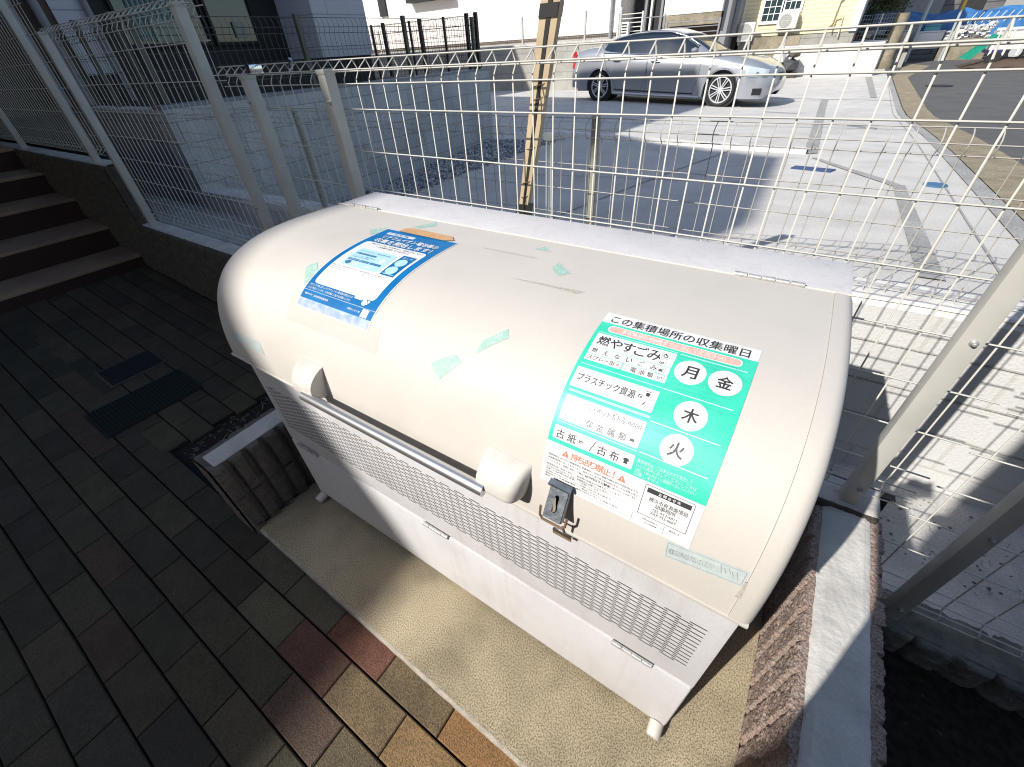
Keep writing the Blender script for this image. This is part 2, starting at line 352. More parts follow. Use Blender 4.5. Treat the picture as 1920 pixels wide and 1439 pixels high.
xs = [-60, -30, -18, -10] + [-10 + 0.5 * k for k in range(1, 26)]      # up to 2.5
ys = [1.80, 2.2, 2.7, 3.3] + [4 + 0.75 * k for k in range(0, 29)] + [27, 30, 35, 42, 50, 62]
g = MB()
def sheet(g, xs, ys, dz, mi=0, fn=G):
    vs = [(x, y, fn(x, y) + dz) for y in ys for x in xs]; nx = len(xs)
    g.add(vs, [(j * nx + i, j * nx + i + 1, (j + 1) * nx + i + 1, (j + 1) * nx + i) for j in range(len(ys) - 1) for i in range(nx - 1)], mi)
sheet(g, xs + [2.62], ys, 0.0)
struct(g, 'parking_lot', M['lot'], 40)
g = MB()      # a strip with its near and far x edges given per y
def ribbon(g, L, Rr, dz, mi=0, n=14, fn=G):
    vs = []
    for k in range(n + 1):
        t = k / n
        for (P) in (L, Rr):
            x = P[0][0] * (1 - t) + P[1][0] * t; y = P[0][1] * (1 - t) + P[1][1] * t
            vs.append((x, y, fn(x, y) + dz))
    g.add(vs, [(2 * k, 2 * k + 1, 2 * k + 3, 2 * k + 2) for k in range(n)], mi)
ribbon(g, ((2.62, 1.80), (2.75, 22)), ((3.02, 1.80), (3.17, 22)), 0.004)
ribbon(g, ((2.75, 22), (3.5, 30)), ((3.17, 22), (4.2, 28)), 0.004, n=5)
struct(g, 'kerb_strip', M['kerb'])
g = MB()
sheet(g, [2.62, 3.0, 4, 6, 9, 14, 25, 60], ys, -0.004)
struct(g, 'road', M['asphalt'], 40)
g = MB()
ribbon(g, ((2.50, 1.82), (2.60, 22)), ((2.61, 1.82), (2.71, 22)), 0.008)     # gutter blocks
ribbon(g, ((1.33, 5.72), (1.05, 14.9)), ((1.46, 5.75), (1.20, 14.9)), 0.008)
ribbon(g, ((2.04, 4.03), (2.03, 1.95)), ((2.12, 4.07), (2.13, 1.95)), 0.008)
ribbon(g, ((1.96, 22.4), (2.10, 15.5)), ((2.16, 22.4), (2.24, 15.5)), 0.008)
struct(g, 'paving_band', M['lotstrip'])
g = MB()
ribbon(g, ((1.42, 5.45), (2.03, 4.03)), ((1.47, 5.45), (2.10, 4.08)), 0.006)
ribbon(g, ((2.33, 1.82), (2.60, 22.4)), ((2.342, 1.82), (2.615, 22.4)), 0.006)
ribbon(g, ((1.2, 8.6), (2.5, 8.5)), ((1.2, 8.64), (2.5, 8.54)), 0.006, n=4)
ribbon(g, ((0.5, 5.9), (-0.4, 2.2)), ((0.52, 5.9), (-0.38, 2.2)), 0.006, n=6)
ribbon(g, ((-2.4, 4.6), (1.0, 4.1)), ((-2.4, 4.615), (1.0, 4.115)), 0.006, n=6)
ribbon(g, ((-3.9, 9.2), (1.2, 8.6)), ((-3.9, 9.23), (1.2, 8.63)), 0.006, n=6)
ribbon(g, ((1.2, 14.9), (-1.0, 12.6)), ((1.22, 14.9), (-0.97, 12.6)), 0.006, n=6)
ribbon(g, ((-3.9, 14.9), (2.6, 14.9)), ((-3.9, 14.95), (2.6, 14.95)), 0.006, n=6)
struct(g, 'lot_joint', M['lotline'])
# raised rough edge of the next slab across the lot
g = MB()
for k in range(60):
    t0 = k / 60; t1 = (k + 1) / 60
    def pe(t): return (-3.9 + 5.25 * t, 7.95 - 2.25 * t)
    a = pe(t0); b = pe(t1); w0 = 0.16 + 0.05 * nz(k, 0, 0, 0.7); w1 = 0.16 + 0.05 * nz(k + 1, 0, 0, 0.7)
    h = 0.035
    vs = [(a[0], a[1], G(*a) - .01), (b[0], b[1], G(*b) - .01), (b[0], b[1] + .03, G(*b) + h), (a[0], a[1] + .03, G(*a) + h), (b[0], b[1] + w1 * 1.2, G(*b) + h), (a[0], a[1] + w0 * 1.2, G(*a) + h), (b[0], b[1] + w1 * 1.2 + .1, G(*b) - .01), (a[0], a[1] + w0 * 1.2 + .1, G(*a) - .01)]
    g.add(vs, [(0, 1, 2, 3), (3, 2, 4, 5), (5, 4, 6, 7)])
struct(g, 'slab_step', M['lotedge'])

# gravel bed beside the grey block wall
g = MB(); ribbon(g, ((-3.9, 1.85), (-3.9, 6.95)), ((-3.20, 1.85), (-2.45, 6.65)), 0.006)
struct(g, 'gravel_base', M['gravelbed'])
g = MB()
ico = bmesh.new(); bmesh.ops.create_icosphere(ico, subdivisions=1, radius=1.0); ico.verts.index_update()
IV = [v.co.copy() for v in ico.verts]; IF = [tuple(v.index for v in f.verts) for f in ico.faces]; ico.free()
for _ in range(3600):
    t = random.random(); y = 1.85 + 5.05 * (t ** 0.8); xm = -3.20 + 0.75 * (y - 1.85) / 4.8
    x = -3.88 + (xm + random.uniform(-.05, .12) + 3.88) * random.random()
    r = random.uniform(0.012, 0.026); c = random.choice([0.14, 0.22, 0.34, 0.48, 0.6]); tn = (c * 0.97, c, c * 1.04)
    sx, sy, sz = [random.uniform(.7, 1.3) for _ in range(3)]; z = G(x, y) + 0.008
    g.add([(x + p.x * r * sx, y + p.y * r * sy, z + p.z * r * sz * .7) for p in IV], IF, 0, tn)
tag(g.build('gravel', M['gravel']), 'grey crushed gravel beside the tall grey block wall', 'gravel', kind='stuff')

# neighbour's retaining wall under the lot
t = thing('retaining_wall', 'white rough block retaining wall behind the bin, fence shadows on its face', 'wall', (0, 1.62, -0.2))
g = MB()
N = 60
def wx(k): return -3.9 + 7.4 * k / N
vs = []
for k in range(N + 1):
    x = wx(k); z = WT(x); z0 = -0.9
    vs += [(x, 1.62, z0), (x, 1.62, z - 0.03), (x, 1.638, z - 0.004), (x, 1.795, z), (x, 1.80, -.9)]
g.add(vs, [(5 * k + j, 5 * k + 5 + j, 5 * k + 6 + j, 5 * k + 1 + j) for k in range(N) for j in range(4)])
g.build('wall', M['nwall'], t, 30)
g = MB()
for k in range(N):
    x0, x1 = wx(k), wx(k + 1)
g.add([(wx(k), y, WT(wx(k)) + dz) for k in range(N + 1) for (y, dz) in ((1.628, -.006), (1.64, .003), (1.815, .004), (1.83, -.01))],
      [(4 * k + j, 4 * k + 4 + j, 4 * k + 5 + j, 4 * k + 1 + j) for k in range(N) for j in range(3)])
g.build('cap', M['lotedge'], t, 30)
# joints of thicker mortar on the face (cream drips)
g = MB()
for zc, x0, x1 in ((0.565, 1.2, 3.4), (0.375, 1.2, 3.4), (0.185, 1.2, 3.4)):
    g.grid(lambda u, v, zc=zc, x0=x0, x1=x1: (x0 + (x1 - x0) * u, 1.6185 - 0.003 * math.sin(v * math.pi) - 0.0008 * nz(u * 60, zc * 9, 0, 1), zc + (v - .5) * (0.010 + 0.004 * nz(u * 30, zc * 5, 0, 1))), 90, 3)
g.build('mortar_joint', M['lotstrip'], t)

# floor of the gap between the two walls
def gapz(x): return -0.16 if x > 1.0 else (-0.16 + (1.0 - x) * 0.135 if x > -3.2 else 0.407)
g = MB(); gx = [-9, -3.2] + [-3.1 + 0.1 * k for k in range(0, 75)]
g.add([(x, y, gapz(x) + 0.03 * (y - .88) + 0.006 * nz(x, y, 0, 6) + (max(0, (1.06 - y) / .19) * .10 if x > 2.0 else 0)) for y in (.87, 1.0, 1.15, 1.3, 1.45, 1.63) for x in gx],
      [(j * len(gx) + i, j * len(gx) + i + 1, (j + 1) * len(gx) + i + 1, (j + 1) * len(gx) + i) for j in range(5) for i in range(len(gx) - 1)])
struct(g, 'gap_floor', M['grime'], 40)
# crumbs and debris on it
g = MB()
for _ in range(150):
    x = random.uniform(2.05, 3.3); y = random.uniform(.95, 1.55); r = random.uniform(.003, .008)
    g.add([(x + p.x * r * random.uniform(.6, 1.6), y + p.y * r, gapz(x) + .03 * (y - .88) + p.z * r * .6) for p in IV], IF, 0)
for _ in range(60):
    x = random.uniform(2.05, 3.3); y = random.uniform(.95, 1.55); a = random.uniform(0, 3.1); L = random.uniform(.01, .03); z = gapz(x) + .03 * (y - .88) + .004
    g.tube([(x, y, z), (x + L * math.cos(a), y + L * math.sin(a), z + .002)], .0009, 4)
tag(g.build('debris', M['mossy']), 'dark crumbs and twigs scattered on the dusty concrete strip', 'debris', kind='stuff')

# ------------------------------------------------------------------ paving in front
def pz(x): return -0.03 if x > -0.3 else -0.03 + 0.0719 * (-0.3 - x)
g = MB(); g.add([(1.86, -7, -.055), (1.86, .74, -.055), (-.3, .74, -.055), (-.3, -7, -.055), (-9, .74, pz(-9) - .025), (-9, -7, pz(-9) - .025), (3.6, -7, -.055), (3.6, -1.2, -.055), (1.86, -1.2, -.055)], [(0, 1, 2, 3), (3, 2, 4, 5), (0, 6, 7, 8)])
struct(g, 'paving_bed', M['joint'])
g = MB(); PW = 0.2735; PH = 0.1318
def paver(x0, x1, y0, y1, tint):
    b = 0.0035; jt = 0.0018; yj = 0.0030
    x0 += jt; x1 -= jt; y0 += yj; y1 -= yj
    tz = random.uniform(-.0015, .0015); tx = random.uniform(-.002, .002)
    o = []
    for (ins, dz) in ((0, -.022), (0, -.004), (b, 0)):
        for (x, y) in ((x0 + ins, y0 + ins), (x1 - ins, y0 + ins), (x1 - ins, y1 - ins), (x0 + ins, y1 - ins)):
            o.append((x, y, pz(x) + dz + tz + tx * (x - x0)))
    f = []
    for L in range(2):
        for i in range(4): f.append((4 * L + i, 4 * L + (i + 1) % 4, 4 * L + 4 + (i + 1) % 4, 4 * L + 4 + i))
    f.append((8, 9, 10, 11)); g.add(o, f, 0, tint)
row = 0; ytop = -0.3925
rng = random.Random(3)
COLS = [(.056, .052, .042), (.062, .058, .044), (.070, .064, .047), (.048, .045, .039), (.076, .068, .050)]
def tint_at(x, y):  # sun and shade put into the tile tones, besides their own hues
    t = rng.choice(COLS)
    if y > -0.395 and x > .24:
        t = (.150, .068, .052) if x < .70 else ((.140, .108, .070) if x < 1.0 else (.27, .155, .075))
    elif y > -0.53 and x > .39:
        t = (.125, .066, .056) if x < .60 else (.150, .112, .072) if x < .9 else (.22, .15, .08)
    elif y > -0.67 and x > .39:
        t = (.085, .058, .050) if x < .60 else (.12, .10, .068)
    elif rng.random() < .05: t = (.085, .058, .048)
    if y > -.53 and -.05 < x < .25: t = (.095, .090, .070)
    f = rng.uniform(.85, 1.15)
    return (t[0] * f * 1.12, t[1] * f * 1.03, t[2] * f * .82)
# rows run along X; row 0 lies beside the slab
ybounds = [(-0.3925 - PH * k, -0.3925 - PH * (k + 1)) for k in range(0, 20)]
rows = [(-0.3925, -0.2685)] + ybounds
for ri, (ya, yb) in enumerate(rows):
    y0, y1 = min(ya, yb), max(ya, yb)
    off = 0.249 if ri in (0,) else (0.249 if (ri % 2 == 0) else 0.249)
    off = 0.249 if ri % 2 == 0 else 0.1275
    if ri == 0: off = 0.249
    k0 = int(math.floor((-4.2 - off) / PW)); k1 = int(math.ceil((3.2 - off) / PW))
    for k in range(k0, k1):
        if off + (k + 1) * PW > 1.87 and y1 > -1.2: continue
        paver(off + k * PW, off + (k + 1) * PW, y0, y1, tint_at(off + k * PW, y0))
for ri in range(0, 8):     # left of the slab, further back
    y0 = -0.3015 + PH * ri + 0.0; y1 = y0 + PH
    if y0 > 0.70: break
    off = 0.1275 if ri % 2 == 0 else 0.249
    for k in range(int((-4.2 - off) / PW) - 1, 3):
        x0, x1 = off + k * PW, off + (k + 1) * PW
        lim = -0.27 if y1 < -0.17 else -0.93
        if x0 >= lim: continue
        x1 = min(x1, lim)
        if x1 - x0 < .05: continue
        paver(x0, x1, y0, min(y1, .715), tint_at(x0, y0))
struct(g, 'paving', M['paver'], 30)
g = MB()     # soil pocket between the walls, left of the bin
g.grid(lambda u, v: (-0.95 + .72 * u, -0.20 + 0.93 * v, -0.035 + 0.012 * nz(u * 14, v * 14, 0, 1) + 0.02 * nz(u * 4, v * 4, 3, 1)), 40, 50)
struct(g, 'soil', M['soil'], 60)
g = MB()
rs = random.Random(9)
for _ in range(240):
    a = rs.uniform(0, 6.28); x = -0.93 + rs.random() ** 2 * .28 + rs.uniform(-.1, .0); y = rs.uniform(-.22, .45); L = rs.uniform(.02, .06)
    z = -0.02
    p = Vector((x, y, z)); dv = Vector((math.cos(a), math.sin(a), .35)) * L
    s_ = Vector((-math.sin(a), math.cos(a), 0)) * .0025
    g.add([p - s_, p + s_, p + dv * .6 + s_ + Vector((0, 0, .006)), p + dv * .6 - s_ + Vector((0, 0, .006)), p + dv], [(0, 1, 2, 3), (3, 2, 4)])
tag(g.build('grass_tuft', M['mossy']), 'dry grass blades at the edge of the dark soil pocket', 'grass', kind='stuff')
g = MB(); g.grid(lambda u, v: (2.03 + 2.6 * u, -1.2 + 1.96 * v, -0.17 + 0.02 * nz(u * 20, v * 20, 0, 1) + 0.02 * nz(u * 5, v * 5, 1, 1)), 60, 50)
struct(g, 'planting_soil', M['soil'], 60)

g = MB(); rl = random.Random(21)
for _ in range(90):
    x = rl.uniform(2.08, 3.6); y = rl.uniform(-.5, .70); L = rl.uniform(.004, .011); a = rl.uniform(0, 6.28); z = -.150
    d_ = Vector((math.cos(a), math.sin(a), rl.uniform(-.2, .5))) * L; n_ = Vector((-math.sin(a), math.cos(a), rl.uniform(-.3, .3))) * L * .4; p = Vector((x, y, z + rl.uniform(0, .012)))
    g.add([p - d_, p + n_, p + d_, p - n_], [(0, 1, 2, 3)])
tag(g.build('leaf_litter', M['splitd']), 'small dry brown leaves scattered on the dark soil, lower right', 'leaves', kind='stuff')
# slab under the bin
t = thing('concrete_slab', 'tan washed concrete slab under the garbage bin, pale worn front edge', 'slab', (0.9, 0.2, -0.1))
def yfr(x): return -.268 - .0195 * (x + .1)
g = MB(); g.prism([(-0.098, yfr(-.1)), (1.846, yfr(1.85)), (1.846, .72), (-0.098, .72)], -0.12, 0.0); g.build('slab', M['slab'], t)
g = MB()
g.grid(lambda u, v: (-0.10 + 1.95 * u, yfr(-.10 + 1.95 * u) + .0005 + [0, -.007, -.010, -.0105, -.0105][int(round(v * 4))] * (1 + .12 * nz(u * 60, v * 3, 0, 1)) + .0015 * nz(u * 35, v, 2, 1), [0.0005, -0.001, -0.006, -0.02, -0.10][int(round(v * 4))] + .0012 * nz(u * 55, v * 2, 5, 1)), 160, 4)
g.build('worn_edge', M['slabedge'], t, 50)

# ------------------------------------------------------------------ split-face walls
def ribface(g, axis, c, sgn, a0, a1, z0, z1, pitch=0.075, depth=0.016, amp=0.006, res=0.0085, course=0.19, zref=0.4, inward=0.03, mi=0, zf=None, seed=0, gw=0.0, saw=0.0):
    """rough face: axis 'x' = plane x=c running along y ; axis 'y' = plane y=c running along x ; sgn = outward direction"""
    nu = max(2, int((a1 - a0) / res)); nv = max(2, int((z1 - z0) / res))
    def f(u, v):
        a = a0 + (a1 - a0) * u; zt = z1 if zf is None else zf(a)
        vv = min(v * (nv + 3) / nv, 1.0)
        z = z0 + (zt - z0) * vv
        ph = (a / pitch) % 1.0
        rib = min(1.0, (math.sin(ph * math.pi)) ** 0.38 * 1.12)
        # random rib height per rib and course
        if gw: 
            e_ = min(ph, 1 - ph); rib = 0.0 if e_ < gw else min(1.0, ((e_ - gw) / .05)) ; rib *= (1 - saw * ph)
        ri = math.floor(a / pitch); ci = math.floor((zref - z) / course)
        hv = 0.75 + 0.35 * nz(ri * 3.7 + seed, ci * 5.1, 0, 1)
        d = depth * rib * hv
        cj = abs(((zref - z) / course) % 1.0); cj = min(cj, 1 - cj)
        if cj < 0.032 and z < zref - 0.02: d *= 0.05
        rough = nz(a + seed, z, 0, 45) * amp * .8 + nz(a + seed, z, 4, 130) * amp * .9
        d += rough
        edge = max(0.0, 1 - (zt - z) / 0.012)
        d -= edge * 0.006
        ex = v * (nv + 3) - nv
        if ex > 0:          # top strip going inwards over the block
            d = d - (d + inward) * (ex / 3.0); z = zt + amp * .4 * nz(a, ex, seed, 50) - 0.001
        p = c + sgn * d
        return (p, a, z) if axis == 'x' else (a, p, z)
    g.grid(f, nu, nv + 3, mi)

ZT = 0.40
t = thing('side_wall', 'low reddish split block wall with pale mortar cap, right of the bin', 'wall', (1.95, 0.2, 0))
g = MB(); ribface(g, 'x', 1.855, -1, -0.65, 0.735, -0.05, ZT, pitch=0.086, depth=0.015, amp=0.005, res=.0045, zref=ZT, seed=1, gw=.035, saw=.45)
ribface(g, 'x', 2.015, 1, -0.65, 0.76, -0.2, ZT, pitch=0.080, depth=0.024, amp=0.005, res=.006, zref=ZT, seed=5, gw=.03)
g.box(1.857, 2.013, -0.65, 0.74, -0.15, ZT - 0.004); g.build('block_course', M['split'], t, 45)
g = MB()
g.grid(lambda u, v: (1.872 + 0.130 * u + (0.004 * nz(v * 22, 0, 2, 1) if u < .03 or u > .97 else 0), -0.65 + 1.405 * v, ZT + 0.004 + (0.004 if .12 < u < .88 else 0) + 0.0025 * nz(u * 3, v * 30, 0, 1) + .0012 * nz(u * 14, v * 120, 0, 1) - (0.006 if u < .01 or u > .99 else 0)), 22, 240)
g.build('mortar_cap', M['mortar'], t, 60)

M['split2'] = mat('split_block_shaded', (0.20, 0.155, 0.125), 0.9, var=0.45, vscale=30, speck=0.40, spscale=250, bump=0.8, bscale=150, col2=(0.13, 0.12, 0.105))  # darker copy of split_block, the left wall's shade put into its colour
t = thing('side_wall', 'short dark ribbed block wall with pale mortar cap, left of the bin', 'wall', (-0.17, 0.2, 0))
g = MB(); ribface(g, 'x', -0.118, 1, -0.285, 0.735, -0.04, ZT, pitch=0.0745, depth=0.042, amp=0.005, res=.0042, zref=ZT, seed=11, gw=.15)
ribface(g, 'x', -0.235, -1, -0.285, 0.735, -0.1, ZT, pitch=0.0745, depth=0.022, amp=0.006, zref=ZT, seed=13)
g.grid(lambda u, v: (-0.237 + .121 * u, -0.287 - 0.004 - 0.004 * nz(u * 10, v * 30, 0, 1) - .003 * nz(u * 40, v * 60, 3, 1), -0.08 + (ZT + .08) * v), 20, 60)
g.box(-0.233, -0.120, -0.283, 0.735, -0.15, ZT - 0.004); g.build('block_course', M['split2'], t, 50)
g = MB()
g.grid(lambda u, v: (-0.219 + 0.098 * u, -0.262 + 1.0 * v, ZT + 0.004 + (0.004 if .1 < u < .8 else 0) + 0.002 * nz(u * 3, v * 24, 7, 1) - (0.006 if u < .01 or u > .99 or v < .003 else 0)), 18, 160)
g.build('mortar_cap', M['mortar'], t, 60)

t = thing('boundary_wall', 'dark stepped split block wall under the beige mesh fence, behind the bin', 'wall', (-1.5, .8, 0))
SEG = [(-0.62, 2.015, 0.42), (-3.08, -0.62, 0.625), (-9.5, -3.08, 1.075)]
for i, (x0, x1, zt) in enumerate(SEG):
    g = MB()
    if i == 0:
        g.box(x0, x1, 0.745, 0.885, -0.3, zt - .002)
        ribface(g, 'y', 0.745, -1, x0, x1, 0.0, zt, pitch=0.05, depth=0.004, amp=0.007, res=.02, zref=zt, seed=20)
        ribface(g, 'y', 0.885, 1, 1.2, 2.06, -0.2, zt, pitch=0.098, depth=0.012, amp=0.007, res=.012, zref=zt, seed=22)
    else:
        g.box(x0, x1, 0.735, 0.885, -0.3, zt - .002)
        ribface(g, 'y', 0.735, -1, max(x0, -7.5), x1, -0.05, zt, pitch=0.4, depth=0.010, amp=0.016, res=0.011, zref=zt, course=0.2, gw=.02, seed=30 + i)
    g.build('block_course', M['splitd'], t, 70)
    g = MB()
    xx0 = x0 if i != 0 else x0 + .0
    g.grid(lambda u, v: (xx0 + (x1 - xx0) * u, 0.752 + 0.125 * v, zt + 0.003 + (0.005 if .08 < v < .92 else 0) + 0.003 * nz(u * 30, v * 3, i, 1) - (0.006 if v < .01 or v > .99 else 0)), 160, 12)
    g.build('mortar_cap', M['mortar'], t, 60)
g = MB()      # dark pilaster grooves where the wall steps up
for xg in (-3.02, -3.12, -2.98):
    g.box(xg - .005, xg + .005, 0.722, .727, 0.64, 1.07)
# low continuation right of the corner
t = thing('low_wall', 'crumbling low block wall with mossy mortar below the right hand fence post', 'wall', (2.5, .8, -.1))
g = MB(); g.box(2.03, 4.2, 0.735, 0.865, -0.6, -0.045)
ribface(g, 'y', 0.735, -1, 2.03, 4.2, -0.3, -0.04, pitch=0.105, depth=0.030, amp=0.008, res=.010, zref=-.04, seed=40)
ribface(g, 'y', 0.865, 1, 2.03, 4.2, -0.3, -0.04, pitch=0.105, depth=0.030, amp=0.008, res=.010, zref=-.04, seed=44)
g.build('block_course', M['mossy'], t, 70)
g = MB(); g.grid(lambda u, v: (2.03 + 2.17 * u, 0.738 + 0.125 * v, -0.038 + 0.012 * math.sin(v * math.pi) + 0.007 * nz(u * 26, v * 3, 9, 1) + .004 * nz(u * 80, v * 8, 9, 1)), 200, 12)
g.build('mortar_cap', M['mossy'], t, 60)

# steps on the left
t = thing('stairs', 'brown tiled outdoor steps with dark red risers rising along the dark wall', 'steps', (-4.5, -1.0, 0.1))
edges = [(-3.49, 0.20, 0.315), (-3.93, 0.315, 0.51), (-4.43, 0.51, 0.71), (-4.93, 0.71, 0.90), (-5.43, .90, 1.09)]
for i, (x, zf_, zt) in enumerate(edges):
    x2 = edges[i + 1][0] if i + 1 < len(edges) else -9.5
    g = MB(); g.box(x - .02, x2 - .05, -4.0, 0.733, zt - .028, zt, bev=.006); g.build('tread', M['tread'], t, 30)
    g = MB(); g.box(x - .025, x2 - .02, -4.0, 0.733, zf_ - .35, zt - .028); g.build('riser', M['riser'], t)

# covers set in the paving
t = thing('inspection_cover', 'small dark blue-black metal cover set in the shaded paving', 'cover', (-1.92, -.05, pz(-1.92)))
g = MB()
def plate(g, x0, x1, y0, y1, dz, th=.006, mi=0):
    g.add([(x, y, pz(x) + d) for d in (dz - th, dz) for (x, y) in ((x0, y0), (x1, y0), (x1, y1), (x0, y1))],
          [(3, 2, 1, 0), (4, 5, 6, 7), (0, 1, 5, 4), (1, 2, 6, 5), (2, 3, 7, 6), (3, 0, 4, 7)], mi)
plate(g, -2.05, -1.80, -.22, .11, .006); g.build('frame', M['splitd'], t)
g = MB(); plate(g, -2.035, -1.815, -.205, .095, .010); g.build('lid', M['coverm'], t)
t = thing('drain_grating', 'dark green drain grating of narrow bars set in the shaded paving', 'grating', (-1.49, -.15, pz(-1.49)))
g = MB(); plate(g, -1.65, -1.33, -.42, .11, .004); g.build('frame', M['black'], t)
g = MB()
for k in range(26): plate(g, -1.64, -1.34, -.41 + .02 * k, -.401 + .02 * k, .011)
for k in range(4): plate(g, -1.64 + .1 * k - .003, -1.64 + .1 * k + .003, -.41, .10, .009)
g.build('bars', M['grate'], t)

# ================================================================== THE BIN
W = 1.65
RAW = [(.556, 1.196), (.46, 1.2), (.36, 1.2005), (.28, 1.197), (.21, 1.188), (.15, 1.172), (.10, 1.150), (.06, 1.122), (.025, 1.082), (0, 1.035), (-.018, .98), (-.029, .92), (-.034, .855)]
def catmull(P, n=6):
    out_ = []
    for i in range(len(P) - 1):
        p0 = Vector(P[max(i - 1, 0)]); p1 = Vector(P[i]); p2 = Vector(P[i + 1]); p3 = Vector(P[min(i + 2, len(P) - 1)])
        for k in range(n):
            t_ = k / n
            out_.append(0.5 * ((2 * p1) + (-p0 + p2) * t_ + (2 * p0 - 5 * p1 + 4 * p2 - p3) * t_ ** 2 + (-p0 + 3 * p1 - 3 * p2 + p3) * t_ ** 3))
    out_.append(Vector(P[-1])); return out_
PRF = catmull(RAW, 6)
SS = [0.0]
for i in range(1, len(PRF)): SS.append(SS[-1] + (PRF[i] - PRF[i - 1]).length)
NRM = []
for i in range(len(PRF)):
    a = PRF[max(i - 1, 0)]; b = PRF[min(i + 1, len(PRF) - 1)]; d = (b - a).normalized(); NRM.append(Vector((d.y, -d.x)) * (1 if True else -1))
# outward normal must point up/front
if NRM[2].y < 0: NRM = [-n for n in NRM]
def LP(x, s, off=0.0):
    s = min(max(s, 0), SS[-1] - 1e-6)
    lo = 0; hi = len(SS) - 1
    while hi - lo > 1:
        mid = (lo + hi) // 2
        if SS[mid] <= s: lo = mid
        else: hi = mid
    t_ = (s - SS[lo]) / (SS[lo + 1] - SS[lo]); p = PRF[lo].lerp(PRF[lo + 1], t_); n_ = NRM[lo].lerp(NRM[lo + 1], t_).normalized()
    return Vector((x, p.x + n_.x * off, p.y + n_.y * off))

bin_ = thing('garbage_bin', 'big cream and white garbage collection bin with a rounded lid on the slab', 'bin', (W / 2, .37, 0))
# body
g = MB()
g.box(0.0, W, 0.004, 0.742, 0.03, 0.395, bev=.006)          # lower carcass
g.box(0.0, W, 0.0, 0.742, 0.398, 0.842, bev=.008)
g.build('body', M['body'], bin_, 30)
g = MB(); g.box(0.004, W - .004, -.002, .01, .032, .391, bev=.004)
g.build('drop_panel', M['body'], bin_, 30)
g = MB()      # slotted vent, staggered rows
nrow = 24; zt_, zb_ = 0.700, 0.489
for r_ in range(nrow):
    z = zt_ - (zt_ - zb_) * r_ / (nrow - 1)
    o_ = 0.026 if r_ % 2 else 0.0
    x = 1.612 - 0.034 - o_
    while x > 0.03:
        g.box(x, x + .034, -.0006, .001, z - .0012, z + .0012); x -= .0522
g.build('vent_slots', M['slot'], bin_)
g = MB(); g.box(-.0, W, 0.562, 0.745, 0.84, 1.196, bev=.010); g.build('rear_box', M['body'], bin_, 30)
# lid shell : rings along x with rounded ends, closed underneath
def lid_shell(x0, x1, off, rL, rR, name, m_, zcut=None):
    g = MB(); xs_ = []
    if rL: xs_ += [(x0 + rL * (1 - math.cos(a)), rL * (1 - math.sin(a))) for a in [R(k) for k in (0, 15, 30, 45, 60, 75, 90)]]
    else: xs_ += [(x0, 0)]
    if rR: xs_ += [(x1 - rR * (1 - math.cos(a)), rR * (1 - math.sin(a))) for a in [R(k) for k in (90, 75, 60, 45, 30, 15, 0)]]
    else: xs_ += [(x1, 0)]
    n = len(PRF); vs = []
    for (x, ins) in xs_:
        for k in range(n):
            p = PRF[k] + NRM[k] * (off - ins); vs.append((x, p.x, p.y))
        vs.append((x, 0.0, .852)); vs.append((x, .556, .852))
    m2 = n + 2
    fs = [(i * m2 + k, i * m2 + (k + 1) % m2, (i + 1) * m2 + (k + 1) % m2, (i + 1) * m2 + k) for i in range(len(xs_) - 1) for k in range(m2)]
    fs.append(tuple(range(m2))); fs.append(tuple((len(xs_) - 1) * m2 + k for k in range(m2)))
    g.add(vs, fs); return g.build(name, m_, bin_, 35)
lid = lid_shell(-0.002, 1.6166, 0.0, 0.022, 0, 'lid', M['lid'])
def sub(o): return o
e2 = lid_shell(1.6170, 1.654, 0.0022, 0, 0.020, 'lid_end', M['lid'])
g = MB()      # small lip along the lower lid edge
g.box(0.0, W, -.0365, -.004, .846, .8545, bev=.002); g.build('lid_lip', M['lid'], bin_, 30)
# rear trim line along the lid hinge
g = MB(); g.tube([(0.0, .5592, 1.1965), (W, .5592, 1.1965)], .0028, 8); g.build('hinge_seal', M['lid'], bin_, 60)
# piano hinges
def hinge(x0, x1, y, z, n, dirn):
    h = MB(); L = (x1 - x0) / n
    for k in range(n):
        h.tube([(x0 + k * L + .0010, y, z), (x0 + (k + 1) * L - .0010, y, z)], .0066 if k % 2 == 0 else .0058, 12)
    if dirn == 'top': h.box(x0, x1, y - .004, y + .016, z - .006, z - .003)
    else: h.box(x0, x1, y, y + .003, z - .013, z + .008)
    return h.build('hinge', M['hinge'], bin_, 40)
hinge(.067, .2234, .5605, 1.1985, 5, 'top'); hinge(1.42, 1.5626, .5605, 1.1985, 5, 'top')
hinge(.0563, .1856, -.005, .394, 4, 'front'); hinge(.7647, .8723, -.005, .394, 4, 'front'); hinge(1.4427, 1.5509, -.005, .394, 4, 'front')
# round feet poking out in front
for x in (0.035, 1.625):
    g = MB(); g.lathe([(.021, 0), (.021, .018), (.019, .036), (.0165, .040)], (x, -.002, .028), Vector((0, -1, -.12)), 20); g.build('foot', M['bracket'], bin_, 40)
g = MB()
for x in (.02, 1.59):
    for y in (.08, .66): g.box(x, x + .05, y, y + .05, .0, .05)
g.build('base_leg', M['body'], bin_)
